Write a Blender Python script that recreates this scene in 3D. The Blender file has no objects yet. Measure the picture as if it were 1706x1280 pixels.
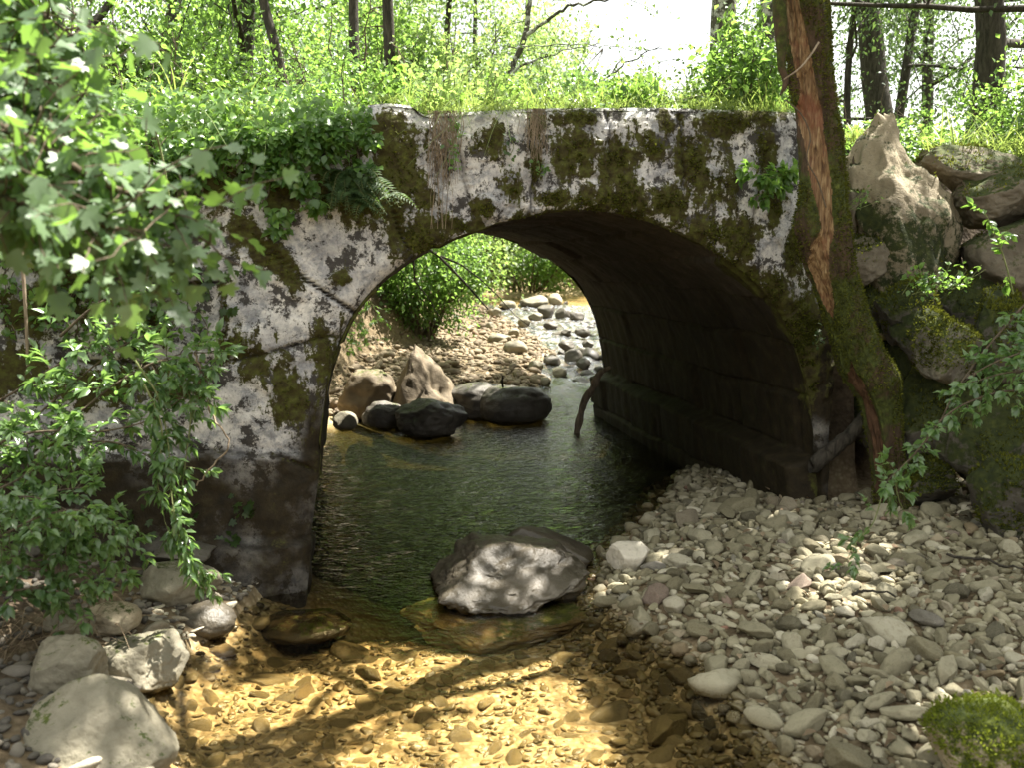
import bpy, bmesh, math, random
import numpy as np
from mathutils import Vector, Matrix

C = bpy.context.scene.collection
sc = bpy.context.scene
PI = math.pi

# ---------------------------------------------------------------- camera, world, sun, exposure
CAM_H = 1.7
F_PX, CX, CY = 1604.0, 853.0, 640.0
PITCH = math.radians(7.46)
cam_d = bpy.data.cameras.new("camera")
cam = bpy.data.objects.new("camera", cam_d)
C.objects.link(cam)
cam.location = (0, 0, CAM_H)
cam.rotation_euler = (PI / 2 - PITCH, 0, 0)
cam_d.sensor_width = 36.0
cam_d.lens = 36.0 * F_PX / 1706.0
cam_d.clip_end = 2000
cam_d.clip_start = 0.05
cam_d.dof.use_dof = True
cam_d.dof.focus_distance = 6.2
cam_d.dof.aperture_fstop = 3.2
sc.camera = cam

SUN = np.array([0.38, 0.22, 0.90]); SUN /= np.linalg.norm(SUN)      # direction towards the sun
sun_el = math.asin(SUN[2]); sun_az = math.atan2(SUN[0], SUN[1])     # azimuth from +y, clockwise
world = bpy.data.worlds.new("World"); sc.world = world
world.use_nodes = True
wn = world.node_tree
bg = wn.nodes["Background"]
sky = wn.nodes.new("ShaderNodeTexSky"); sky.sky_type = 'NISHITA'; sky.sun_disc = False
sky.sun_elevation = sun_el; sky.sun_rotation = sun_az
sky.air_density = 1.0; sky.dust_density = 2.5; sky.ozone_density = 1.0
# bright thin cloud in the sky
tcw = wn.nodes.new("ShaderNodeTexCoord")
nzw = wn.nodes.new("ShaderNodeTexNoise"); nzw.inputs["Scale"].default_value = 2.5; nzw.inputs["Detail"].default_value = 6
rmp = wn.nodes.new("ShaderNodeValToRGB")
rmp.color_ramp.elements[0].position = 0.30; rmp.color_ramp.elements[0].color = (0.55,) * 3 + (1,)
rmp.color_ramp.elements[1].position = 0.62; rmp.color_ramp.elements[1].color = (0.85,) * 3 + (1,)
mxw = wn.nodes.new("ShaderNodeMix"); mxw.data_type = 'RGBA'
wn.links.new(tcw.outputs["Generated"], nzw.inputs["Vector"])
wn.links.new(nzw.outputs["Fac"], rmp.inputs["Fac"])
wn.links.new(rmp.outputs["Color"], mxw.inputs[0])
wn.links.new(sky.outputs["Color"], mxw.inputs[6])
mxw.inputs[7].default_value = (9.9, 9.8, 9.2, 1)
wn.links.new(mxw.outputs[2], bg.inputs["Color"])
bg.inputs["Strength"].default_value = 0.047

sun_d = bpy.data.lights.new("sun", 'SUN'); sun_d.energy = 5.0; sun_d.angle = math.radians(0.53)
sun_d.color = (1.0, 0.95, 0.86)
sun_o = bpy.data.objects.new("sun", sun_d); C.objects.link(sun_o)
sun_o.rotation_euler = Vector((-SUN[0], -SUN[1], -SUN[2])).to_track_quat('-Z', 'Y').to_euler()
sun_o.location = (20, 8, 34)

sc.view_settings.view_transform = 'Standard'
sc.view_settings.look = 'None'
sc.view_settings.exposure = 2.42
sc.view_settings.gamma = 1.0
sc.cycles.max_bounces = 10
sc.cycles.transparent_max_bounces = 12
sc.cycles.sample_clamp_indirect = 6.0
sc.cycles.caustics_reflective = False
sc.cycles.caustics_refractive = False
sc.cycles.use_denoising = True

# ---------------------------------------------------------------- pixel <-> world (photo is 1706 x 1280)
cp, sp = math.cos(PITCH), math.sin(PITCH)
def ray(px, py):
    a = (px - CX) / F_PX; b = -(py - CY) / F_PX
    return np.array([a, cp + b * sp, -sp + b * cp])
def at_y(px, py, Y):
    d = ray(px, py); t = Y / d[1]
    return np.array([0, 0, CAM_H]) + d * t
def at_z(px, py, z=0.0):
    d = ray(px, py); t = (z - CAM_H) / d[2]
    return np.array([0, 0, CAM_H]) + d * t
def project(p):
    p = np.asarray(p, float)
    q = p - np.array([0, 0, CAM_H])
    dep = q[..., 1] * cp - q[..., 2] * sp
    up = q[..., 1] * sp + q[..., 2] * cp
    dep = np.where(np.abs(dep) < 1e-3, 1e-3, dep)
    return CX + F_PX * q[..., 0] / dep, CY - F_PX * up / dep, dep
FX0, FY0, FS = -1.05, 4.86, 0.30                                    # bridge front plane: y = FY0 + FS (x - FX0)
def face_y(x): return FY0 + FS * (x - FX0)
FN = np.array([FS, -1.0, 0.0]) / math.hypot(FS, 1)                  # its outward normal
def at_face(px, py, off=0.0):
    d = ray(px, py)
    t = (FY0 - FS * FX0) / (d[1] - FS * d[0])
    return np.array([0, 0, CAM_H]) + d * t + FN * off

# ---------------------------------------------------------------- numeric helpers
def smooth(a, b, x):
    t = np.clip((x - a) / (b - a), 0, 1); return t * t * (3 - 2 * t)
def _hash(ix, iy, iz, seed):
    with np.errstate(over='ignore'):
        h = (ix.astype(np.int64) * 374761393 + iy.astype(np.int64) * 668265263 + iz.astype(np.int64) * 2147483647 + seed * 974711).astype(np.uint64) & np.uint64(0xffffffff)
        h = (h ^ (h >> np.uint64(13))) * np.uint64(1274126177) & np.uint64(0xffffffff)
        h = (h ^ (h >> np.uint64(16))) * np.uint64(2246822519) & np.uint64(0xffffffff)
        h = h ^ (h >> np.uint64(15))
    return (h & np.uint64(0xffffff)).astype(float) / 0xffffff
def vnoise(p, seed=0):
    p = np.asarray(p, float)
    i = np.floor(p).astype(np.int64); f = p - i; f = f * f * (3 - 2 * f)
    r = 0
    for dx in (0, 1):
        wx = f[..., 0] if dx else 1 - f[..., 0]
        for dy in (0, 1):
            wy = f[..., 1] if dy else 1 - f[..., 1]
            for dz in (0, 1):
                wz = f[..., 2] if dz else 1 - f[..., 2]
                r = r + wx * wy * wz * _hash(i[..., 0] + dx, i[..., 1] + dy, i[..., 2] + dz, seed)
    return r * 2 - 1
def fbm(p, octv=4, seed=0, gain=0.5):
    p = np.asarray(p, float); a, s, r = 1.0, 0, 0
    for k in range(octv):
        r = r + a * vnoise(p * (2.03 ** k) + 17.3 * k, seed + k); s += a; a *= gain
    return r / s
def seg_dist(u, v, poly):
    """distance of points (u, v) to a polyline"""
    best = np.full(np.shape(u), 1e9)
    for (x0, y0), (x1, y1) in zip(poly[:-1], poly[1:]):
        dx, dy = x1 - x0, y1 - y0; L = dx * dx + dy * dy + 1e-12
        t = np.clip(((u - x0) * dx + (v - y0) * dy) / L, 0, 1)
        best = np.minimum(best, np.hypot(u - x0 - t * dx, v - y0 - t * dy))
    return best
def in_poly(u, v, poly):
    ins = np.zeros(np.shape(u), bool); n = len(poly)
    for i in range(n):
        x0, y0 = poly[i]; x1, y1 = poly[(i + 1) % n]
        c = ((y0 > v) != (y1 > v)) & (u < (x1 - x0) * (v - y0) / (y1 - y0 + 1e-12) + x0)
        ins ^= c
    return ins
def unit(v):
    v = np.asarray(v, float); return v / np.maximum(np.linalg.norm(v, axis=-1, keepdims=True), 1e-9)

def mk(name, V, faces, mat, parent=None, loc=None, attrs=None, flat=False):
    """link ONE mesh object. faces: list of integer arrays (m, k)"""
    V = np.asarray(V, float)
    if parent is not None: V = V - np.array(parent.location)
    elif loc is not None: V = V - np.asarray(loc, float)
    me = bpy.data.meshes.new(name)
    if not isinstance(faces, (list, tuple)): faces = [faces]
    faces = [np.asarray(f, np.int32) for f in faces if len(f)]
    me.vertices.add(len(V)); me.vertices.foreach_set("co", V.astype(np.float32).ravel())
    lt = np.concatenate([np.full(len(f), f.shape[1], np.int32) for f in faces])
    ls = np.concatenate([[0], np.cumsum(lt)[:-1]]).astype(np.int32)
    li = np.concatenate([f.ravel() for f in faces])
    me.loops.add(len(li)); me.loops.foreach_set("vertex_index", li)
    me.polygons.add(len(lt)); me.polygons.foreach_set("loop_start", ls); me.polygons.foreach_set("loop_total", lt)
    me.polygons.foreach_set("use_smooth", np.full(len(lt), not flat, bool))
    me.update(calc_edges=True)
    for k, a in (attrs or {}).items():
        at = me.attributes.new(k, 'FLOAT', 'POINT'); at.data.foreach_set("value", np.asarray(a, np.float32))
    if mat is not None: me.materials.append(mat)
    o = bpy.data.objects.new(name, me); C.objects.link(o)
    if parent is not None: o.parent = parent
    elif loc is not None: o.location = tuple(float(c) for c in loc)
    return o
def thing(name, label, cat, loc, group=None):
    o = bpy.data.objects.new(name, None); C.objects.link(o)
    o.location = tuple(float(c) for c in loc); o.empty_display_size = 0.1
    return tag(o, label, cat, group)
def tag(o, label, cat, group=None):
    o["label"] = label; o["category"] = cat
    if group: o["group"] = group
    return o
def kind(o, k): o["kind"] = k; return o

# ---------------------------------------------------------------- materials
class M:
    def __init__(s, name):
        s.m = bpy.data.materials.new(name); s.m.use_nodes = True
        s.t = s.m.node_tree; s.b = s.t.nodes["Principled BSDF"]; s.out = s.t.nodes["Material Output"]
    def n(s, typ, **kw):
        nd = s.t.nodes.new("ShaderNode" + typ)
        for k, v in kw.items():
            if hasattr(nd, k): setattr(nd, k, v)
        return nd
    def l(s, a, b): s.t.links.new(a, b)
    def noise(s, scale, detail=5, rough=0.55, coord=None, dist=0.0):
        nd = s.n("TexNoise"); nd.inputs["Scale"].default_value = scale; nd.inputs["Detail"].default_value = detail
        nd.inputs["Roughness"].default_value = rough; nd.inputs["Distortion"].default_value = dist
        if coord is not None: s.l(coord, nd.inputs["Vector"])
        return nd.outputs["Fac"]
    def attr(s, name):
        nd = s.n("Attribute"); nd.attribute_name = name; return nd.outputs["Fac"]
    def math(s, op, a, b=None, clamp=False):
        nd = s.n("Math"); nd.operation = op; nd.use_clamp = clamp
        for i, x in enumerate((a, b)):
            if x is None: continue
            if isinstance(x, (int, float)): nd.inputs[i].default_value = x
            else: s.l(x, nd.inputs[i])
        return nd.outputs[0]
    def ramp(s, fac, stops):
        nd = s.n("ValToRGB"); el = nd.color_ramp.elements
        while len(el) < len(stops): el.new(0.5)
        for e, (p, c) in zip(el, stops):
            e.position = p; e.color = (c, c, c, 1) if isinstance(c, (int, float)) else tuple(c) + (1,)
        s.l(fac, nd.inputs["Fac"]); return nd.outputs["Color"]
    def mix(s, fac, a, b, blend='MIX'):
        nd = s.n("Mix"); nd.data_type = 'RGBA'; nd.blend_type = blend
        for i, x in ((0, fac), (6, a), (7, b)):
            if isinstance(x, (int, float)): nd.inputs[i].default_value = x if i == 0 else (x, x, x, 1)
            elif isinstance(x, (tuple, list)): nd.inputs[i].default_value = tuple(x) + (1,)
            else: s.l(x, nd.inputs[i])
        return nd.outputs[2]
    def set(s, **kw):
        names = dict(color="Base Color", rough="Roughness", spec="Specular IOR Level", normal="Normal", coat="Coat Weight", coat_rough="Coat Roughness")
        for k, v in kw.items():
            i = s.b.inputs[names[k]]
            if isinstance(v, (int, float)): i.default_value = v
            elif isinstance(v, (tuple, list)): i.default_value = tuple(v) + (1,)
            else: s.l(v, i)
        return s
    def bump(s, h, strength=0.5, dist=0.01):
        nd = s.n("Bump"); nd.inputs["Strength"].default_value = strength; nd.inputs["Distance"].default_value = dist
        s.l(h, nd.inputs["Height"]); s.l(nd.outputs["Normal"], s.b.inputs["Normal"]); return nd
    def obj(s): return s.n("TexCoord").outputs["Object"]
    def pos(s): return s.n("NewGeometry").outputs["Position"]
    def rand(s): return s.n("ObjectInfo").outputs["Random"]
    def normal_z(s):
        x = s.n("SeparateXYZ"); s.l(s.n("NewGeometry").outputs["Normal"], x.inputs[0]); return x.outputs[2]
    def pos_z(s):
        x = s.n("SeparateXYZ"); s.l(s.pos(), x.inputs[0]); return x.outputs[2]

def leaf_mat(name, ca, cb, trans, rough=0.38, tw=0.45, spec=0.5):
    m = M(name); t = m.attr("tint")
    col = m.mix(t, ca, cb)
    tc = m.mix(t, tuple(c * 0.75 for c in trans), trans)
    m.set(color=col, rough=rough, spec=spec)
    tr = m.n("BsdfTranslucent"); m.l(tc, tr.inputs["Color"])
    mx = m.n("MixShader"); mx.inputs[0].default_value = tw
    m.l(m.b.outputs[0], mx.inputs[1]); m.l(tr.outputs[0], mx.inputs[2]); m.l(mx.outputs[0], m.out.inputs["Surface"])
    return m.m
def stone_mat(name, stops, source, rough=0.75, moss=0.0, wet=True, lich=0.35, mossk=1.0, mossattr=False, wetcol=(0.42, 0.36, 0.24), dust=(0.34, 0.315, 0.225)):
    m = M(name); co = m.obj() if source != 'pos' else m.pos()
    base_f = m.rand() if source == 'rand' else (m.attr("tint") if source == 'attr' else m.noise(1.7, 4, coord=co))
    col = m.ramp(base_f, stops)
    n1 = m.noise(14, 6, 0.65, co, 0.3); n2 = m.noise(70, 4, 0.6, co); n3 = m.noise(4.5, 5, 0.6, co, 0.8)
    col = m.mix(m.ramp(n1, [(0.35, 0.0), (0.7, 0.75)]), col, m.mix(0.5, col, dust))
    col = m.mix(m.ramp(n2, [(0.55, 0.0), (0.75, lich)]), col, (0.09, 0.085, 0.07))
    col = m.mix(m.ramp(n3, [(0.50, 0.0), (0.68, 0.55)]), col, m.mix(1.0, col, (0.52, 0.50, 0.42), 'MULTIPLY'))
    r = rough
    if wet:                                                         # water line: stone is wet where the stream laps it
        wz = m.math('ADD', m.pos_z(), m.math('MULTIPLY', n3, 0.05))
        w = m.ramp(wz, [(0.035, 1.0), (0.075, 0.0)])
        col = m.mix(w, col, m.mix(1.0, col, wetcol, 'MULTIPLY'))
        r = m.mix(w, rough, 0.22)
    if moss > 0:
        mf = m.math('ADD', m.math('MULTIPLY', m.normal_z(), 0.42), m.math('ADD', m.math('MULTIPLY', m.noise(5, 7, 0.72, co), 1.0), m.math('MULTIPLY', m.math('SUBTRACT', m.noise(40, 4, 0.7, co), 0.5), 0.5)))
        if mossattr: mf = m.math('ADD', mf, m.math('MULTIPLY', m.attr('mossmask'), 0.42))
        mk_ = m.ramp(mf, [(1.00 - moss, 0.0), (1.16 - moss, 1.0)])
        mc = m.ramp(m.noise(26, 4, 0.6, co), [(p_, tuple(c_ * mossk for c_ in q_)) for p_, q_ in [(0.3, (0.022, 0.033, 0.006)), (0.55, (0.055, 0.070, 0.011)), (0.75, (0.10, 0.115, 0.018))]])
        col = m.mix(mk_, col, mc); r = m.mix(mk_, r if not isinstance(r, (int, float)) else r, 0.95)
    m.set(color=col, rough=r, spec=0.4)
    m.bump(m.math('ADD', m.math('MULTIPLY', n1, 0.6), m.math('MULTIPLY', n2, 0.45)), 0.6, 0.018)
    return m.m

PALE = [(0.0, (0.045, 0.038, 0.020)), (0.15, (0.125, 0.105, 0.054)), (0.38, (0.20, 0.175, 0.102)), (0.62, (0.255, 0.228, 0.145)), (0.85, (0.36, 0.325, 0.225)), (0.93, (0.46, 0.42, 0.32)), (0.96, (0.20, 0.14, 0.07)), (0.985, (0.13, 0.13, 0.115)), (1.0, (0.20, 0.075, 0.04))]
AMBER = [(0.0, (0.20, 0.18, 0.13)), (0.3, (0.36, 0.32, 0.23)), (0.6, (0.50, 0.45, 0.34)), (0.85, (0.29, 0.26, 0.20)), (1.0, (0.36, 0.28, 0.18))]
GREYR = [(0.3, (0.10, 0.09, 0.062)), (0.5, (0.175, 0.158, 0.11)), (0.7, (0.26, 0.235, 0.17))]
TANR = [(0.3, (0.20, 0.16, 0.10)), (0.5, (0.33, 0.27, 0.18)), (0.7, (0.44, 0.37, 0.26))]
DARKR = [(0.3, (0.045, 0.04, 0.034)), (0.5, (0.085, 0.075, 0.06)), (0.7, (0.14, 0.125, 0.10))]
mat_cobble = stone_mat("cobble_stone", PALE, 'rand', 0.72)
mat_pebble = stone_mat("pebble_stone", PALE, 'attr', 0.75)
mat_bedstone = stone_mat("bed_stone", AMBER, 'rand', 0.6)
mat_bedpebble = stone_mat("bed_pebble", AMBER, 'attr', 0.6)
mat_grey = stone_mat("grey_rock", GREYR, 'obj', 0.72, 0.10, dust=(.30, .27, .20))
mat_tan = stone_mat("tan_rock", TANR, 'obj', 0.75, 0.14)
mat_wall = stone_mat("wall_rock", [(0.3, (0.065, 0.053, 0.036)), (0.5, (0.135, 0.112, 0.078)), (0.7, (0.23, 0.195, 0.14))], 'obj', 0.85, 0.36, wet=False, lich=.6, mossk=.7, dust=(.18, .15, .11))
mat_wallmoss = stone_mat("mossy_rock", DARKR, 'obj', 0.85, 0.60, wet=False, mossk=.5, dust=(0.09, 0.08, 0.06))
mat_dark = stone_mat("dark_rock", DARKR, 'obj', 0.55, 0.06, dust=(0.13, 0.115, 0.09))
mat_slab = stone_mat("slab_rock", [(0.3, (0.022, 0.018, 0.012)), (0.5, (0.062, 0.052, 0.035)), (0.7, (0.12, 0.10, 0.07))], 'obj', 0.45, 0.0, lich=.85, dust=(0.085, 0.07, 0.048))

def bark_mat(name, ca, cb, patch=None, moss=0.0, sc_=1.0):
    m = M(name); co = m.obj()
    mp = m.n("Mapping"); mp.inputs["Scale"].default_value = (9 * sc_, 9 * sc_, 2.2 * sc_); m.l(co, mp.inputs["Vector"])
    g = m.noise(3.2, 6, 0.65, mp.outputs[0], 0.6)
    col = m.mix(m.ramp(g, [(0.35, 0.0), (0.68, 1.0)]), ca, cb)
    n2 = m.noise(16, 4, 0.6, co)
    if patch: col = m.mix(m.ramp(m.noise(11, 5, 0.65, co), [(0.50, 0.0), (0.56, 1.0)]), col, patch)
    if moss > 0:
        mm = m.ramp(m.noise(3.0, 6, 0.7, co), [(0.62 - moss, 0.0), (0.70 - moss, 1.0)])
        mc = m.ramp(m.noise(34, 4, 0.65, co), [(0.3, (0.018, 0.022, 0.006)), (0.55, (0.050, 0.062, 0.013)), (0.78, (0.11, 0.125, 0.022))])
        col = m.mix(mm, col, mc)
    m.set(color=col, rough=0.9, spec=0.25)
    m.bump(m.math('ADD', g, m.math('MULTIPLY', n2, 0.4)), 0.9, 0.02)
    return m.m
mat_bark = bark_mat("dark_bark", (0.020, 0.017, 0.013), (0.075, 0.065, 0.050))
mat_lichbark = bark_mat("lichen_bark", (0.045, 0.040, 0.030), (0.12, 0.11, 0.085), (0.42, 0.42, 0.37))
mat_twig = bark_mat("twig_bark", (0.06, 0.045, 0.03), (0.14, 0.11, 0.075))
mat_greenstem = bark_mat("green_stem", (0.10, 0.13, 0.04), (0.20, 0.21, 0.09))
mat_mossbark = bark_mat("mossy_bark", (0.030, 0.020, 0.012), (0.085, 0.055, 0.032), None, 0.16)
mat_drift = bark_mat("drift_wood", (0.12, 0.09, 0.06), (0.34, 0.27, 0.19))

L_BG = leaf_mat("sunlit_leaf", (0.042, 0.095, 0.022), (0.090, 0.155, 0.036), (0.30, 0.50, 0.09), 0.42, 0.5)
L_BRIGHT = leaf_mat("meadow_leaf", (0.09, 0.16, 0.045), (0.17, 0.24, 0.075), (0.38, 0.54, 0.14), 0.5, 0.5)
L_BLUE = leaf_mat("alder_leaf", (0.038, 0.070, 0.030), (0.075, 0.115, 0.050), (0.16, 0.26, 0.06), 0.34, 0.4)
L_MAPLE = leaf_mat("maple_leaf", (0.066, 0.115, 0.055), (0.14, 0.20, 0.11), (0.26, 0.46, 0.07), 0.42, 0.40, 0.6)
L_SHRUB = leaf_mat("shrub_leaf", (0.052, 0.11, 0.036), (0.14, 0.22, 0.085), (0.28, 0.48, 0.10), 0.28, 0.40, 0.75)
L_IVY = leaf_mat("ivy_leaf", (0.036, 0.085, 0.020), (0.11, 0.19, 0.045), (0.30, 0.52, 0.08), 0.36, 0.42, 0.5)
L_DARK = leaf_mat("shade_leaf", (0.022, 0.046, 0.012), (0.05, 0.088, 0.020), (0.13, 0.24, 0.03), 0.42, 0.4)
L_FERN = leaf_mat("fern_leaf", (0.022, 0.050, 0.014), (0.045, 0.085, 0.022), (0.14, 0.24, 0.04), 0.6, 0.35)
L_MOSS = leaf_mat("moss_leaf", (0.030, 0.034, 0.007), (0.125, 0.135, 0.018), (0.22, 0.24, 0.03), 0.85, 0.25, 0.1)
L_LIME = leaf_mat("lime_moss", (0.07, 0.095, 0.012), (0.22, 0.26, 0.03), (0.3, 0.36, 0.04), 0.85, 0.3, 0.1)
L_GRASS = leaf_mat("grass_blade", (0.06, 0.11, 0.022), (0.16, 0.21, 0.06), (0.32, 0.42, 0.09), 0.42, 0.45)
L_DRY = leaf_mat("dry_root", (0.09, 0.06, 0.035), (0.26, 0.20, 0.13), (0.2, 0.14, 0.08), 0.8, 0.15, 0.2)

# ---------------------------------------------------------------- terrain
BAR_Y = [-8, 2.0, 3.04, 3.74, 4.0, 4.64, 5.32, 6.38, 7.25, 8.5, 9.5, 11]
BAR_X = [2.2, 1.2, 0.92, 0.80, 0.66, 0.40, 0.55, 0.97, 1.28, 1.75, 2.0, 2.4]
LB_Y = [-8, 2.0, 3.04, 3.53, 3.93, 4.64, 4.9]
LB_X = [-1.6, -1.05, -1.16, -1.45, -1.42, -1.30, -1.15]
UP_Y = [9.0, 10.4, 11.3, 12.2, 15.6, 19.8, 24, 28, 34, 60, 400]
UP_L = [-1.7, -1.9, -0.55, 0.30, 0.62, 0.02, -0.7, -2.6, -12, -30, -60]      # left edge of the water upstream
UP_R = [1.2, 1.3, 1.5, 1.7, 2.1, 2.6, 3.2, 4.0, 5, 5, 5]
def water_z(y): return np.interp(y, [-1e3, 11.4, 14, 24.5, 1e3], [0, 0, 0.13, 0.50, 0.50])
def terrain(x, y):
    x = np.asarray(x, float); y = np.asarray(y, float)
    P = np.stack([x, y, np.zeros_like(x)], -1)
    n = fbm(P * 1.3, 4, 3); nf = fbm(P * 6, 3, 9)
    f = y - face_y(x)
    wz = water_z(y)
    # bed, deeper under the arch
    deep = smooth(-1.0, 0.6, f) * (1 - smooth(5.6, 7.4, f))
    bed = wz - 0.11 - 0.05 * n - 0.36 * deep
    # downstream side and under the arch: gravel bar on the right, stony bank on the left
    d = x - np.interp(y, BAR_Y, BAR_X) + 0.10 * n
    bar = np.where(d > 0, 0.13 * (1 - np.exp(-np.maximum(d, 0) / 0.45)) + 0.075 * np.maximum(d, 0), d * 0.45)
    low = np.maximum(bed, np.minimum(bar, 0.5) + 0.01 * nf)
    dl = np.interp(y, LB_Y, LB_X) - x + 0.06 * n
    lb = np.where(dl > 0, 0.06 + 0.30 * dl, dl * 0.6)
    front_left = np.maximum(low, np.minimum(lb, 1.1))
    low = np.where(f < 0.3, front_left, low)
    # plateau, and the barrel and stream channel cut through it
    hill = 2.30 + 0.12 * n + 0.035 * np.maximum(np.abs(x + 1) - 4, 0) + 0.05 * np.maximum(y - 14, 0) * smooth(-1, -9, x) + 0.03 * np.maximum(y - 30, 0)
    xb = x + 0.19 * np.maximum(f, 0)
    ch = np.maximum(smooth(-1.25, -1.65, xb), smooth(1.92, 2.25, xb))          # 1 = outside the barrel
    ul = np.interp(y, UP_Y, UP_L); ur = np.interp(y, UP_Y, UP_R)
    beach_w = np.interp(y, [9, 11, 13, 17, 20, 24, 30], [0.8, 1.4, 2.5, 1.6, 0.8, 0.4, 0.4])
    db = ul - x + 0.12 * n
    up_low = np.where(db > 0, wz + 0.02 + 0.07 * np.minimum(db, beach_w), np.maximum(bed, wz + db * 0.4))
    lw = 1.1
    up_bank = np.maximum(smooth(0, lw * 1.1, db - beach_w), smooth(0.0, 1.6, x - ur + 0.1 * n))
    upz = up_low + (hill - up_low) * up_bank
    upz = upz + (np.maximum(hill, upz) - upz) * smooth(31.5, 35.0, y)
    chz = low + (hill - low) * ch
    t = smooth(4.3, 5.2, f)
    behind = chz * (1 - t) + upz * t
    z_front = low
    # right of the bridge the ground climbs behind the dry boulder wall
    wall_t = smooth(0.28, 0.8, f) * smooth(2.0, 2.4, x) * (f < 4.6)
    tl = smooth(0.12, 0.40, f)
    z = z_front * (1 - tl) + behind * tl
    z = np.where((x > 2.2) & (f < 3), low * (1 - smooth(0.35, 1.3, f)) + hill * smooth(0.35, 1.3, f), z)
    # banks far out to the sides of the stream in front
    side = smooth(3.4, 6.0, x) * (f < 0.9)
    z = np.where(f < 0.9, z + (2.3 - z) * side, z)
    sidel = smooth(-2.6, -5.0, x) * (f < 0.4)
    z = z + (2.2 - z) * sidel
    return z
def axis(lo, hi, step, far, g=1.22):
    a = list(np.arange(lo, hi + 1e-6, step)); s = step
    while a[-1] < far: s *= g; a.append(a[-1] + s)
    s = step; b = []
    x = lo
    while x > -far: s *= g; x -= s; b.append(x)
    return np.array(b[::-1] + a)
gx = axis(-4.0, 4.5, 0.045, 400); gy = axis(1.6, 9.5, 0.045, 420, 1.05)
X, Y = np.meshgrid(gx, gy); Z = terrain(X, Y)
Z = Z + 0.012 * fbm(np.stack([X * 14, Y * 14, X * 0], -1), 3, 5) * (np.abs(X) < 12) * (Y < 40)
nx, ny = len(gx), len(gy)
idx = np.arange(nx * ny).reshape(ny, nx)
quads = np.stack([idx[:-1, :-1], idx[:-1, 1:], idx[1:, 1:], idx[1:, :-1]], -1).reshape(-1, 4)
wzg = water_z(Y)
a_grass = smooth(0.9, 1.7, Z - wzg + 0.25 * fbm(np.stack([X * 2, Y * 2, X * 0], -1), 3, 8))
a_earth = smooth(0.16, 0.45, Z - wzg + 0.1 * fbm(np.stack([X * 3, Y * 3, X * 0], -1), 3, 6)) * smooth(0.3, -0.6, X - 0.2 + 0 * Y) * (Y < 8) + (Y > 8) * smooth(0.5, 0.9, Z - wzg)
fg = Y - face_y(X); slope = ((X > 1.8) & (fg < 1.7)) | ((X < -1.2) & (fg < .6) & (fg > -1)); a_earth = np.maximum(a_earth, .6 * ((Y > 10.2) & (Y < 26) & (Z - wzg > .0))); a_grass = np.where(slope, 0, a_grass); a_earth = np.where(slope & (Z > .35), 1, a_earth)
m = M("ground_earth"); co = m.obj()
g1 = m.noise(9, 6, 0.65, co); g2 = m.noise(60, 4, 0.6, co)
vo = m.n("TexVoronoi"); vo.inputs["Scale"].default_value = 34; m.l(co, vo.inputs["Vector"])
sand = m.ramp(g1, [(0.3, (0.24, 0.19, 0.11)), (0.5, (0.42, 0.34, 0.21)), (0.7, (0.54, 0.46, 0.31))])
sand = m.mix(m.attr('rapidbed'), sand, (.07, .06, .042)); sand = m.mix(m.ramp(vo.outputs["Distance"], [(0.1, 0.0), (0.55, 0.7)]), sand, m.mix(1.0, sand, (0.4, 0.32, 0.2), 'MULTIPLY'))
earth = m.ramp(g1, [(0.3, (0.028, 0.020, 0.012)), (0.6, (0.085, 0.062, 0.040)), (0.8, (0.05, 0.06, 0.02))])
grass = m.ramp(g1, [(0.3, (0.035, 0.05, 0.012)), (0.55, (0.075, 0.105, 0.025)), (0.75, (0.12, 0.15, 0.04))])
col = m.mix(m.attr("dark_bed"), m.mix(m.attr("earth"), sand, earth), m.ramp(g1, [(.3, (.018, .018, .008)), (.7, (.055, .050, .022))])); col = m.mix(m.attr("grass"), col, grass)  # darker bed colour under the arch and just beyond it
m.set(color=col, rough=0.9, spec=0.25)
m.bump(m.math('ADD', vo.outputs["Distance"], m.math('MULTIPLY', g2, 0.5)), 0.5, 0.02)
ground = kind(mk("ground", np.stack([X, Y, Z], -1).reshape(-1, 3), quads, m.m,
                 attrs=dict(rapidbed=((Y > 11.5) & (Y < 26) & (Z - wzg < .0)).astype(float).ravel(), dark_bed=(smooth(-.5, .5, fg) * (1 - smooth(5.8, 7.0, fg)) * smooth(.03, -.06, Z)).ravel(), grass=a_grass.ravel(), earth=np.clip(a_earth + 0.75 * smooth(-.02, .05, Z) * (fg < 4.3), 0, 1).ravel())), "structure")

# ---------------------------------------------------------------- water
wx = np.arange(-4.2, 6.2, 0.04); wy = np.concatenate([np.arange(-6, 1.6, 0.4), np.arange(1.6, 36, 0.04)])
X, Y = np.meshgrid(wx, wy); Zw = water_z(Y)
rap = smooth(11.2, 12.6, Y) * (1 - smooth(24, 25.5, Y))
P = np.stack([X, Y, X * 0], -1)
Zw = Zw + rap * (0.05 * fbm(P * np.array([2.4, 1.2, 1]), 3, 31) + 0.05 * fbm(P * np.array([6, 3.2, 1]), 3, 32))
pool = smooth(3.9, 5.2, Y)
Zw = Zw + (1 - rap) * (0.0012 + 0.0022 * pool) * (fbm(P * np.array([5.5, 9.0, 1]), 3, 41) + 0.7 * fbm(P * np.array([13, 19, 1]), 2, 42)) * 1.6
nx, ny = len(wx), len(wy); idx = np.arange(nx * ny).reshape(ny, nx)
quads = np.stack([idx[:-1, :-1], idx[:-1, 1:], idx[1:, 1:], idx[1:, :-1]], -1).reshape(-1, 4)
m = M("stream_water"); m.t.nodes.remove(m.b)
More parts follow.
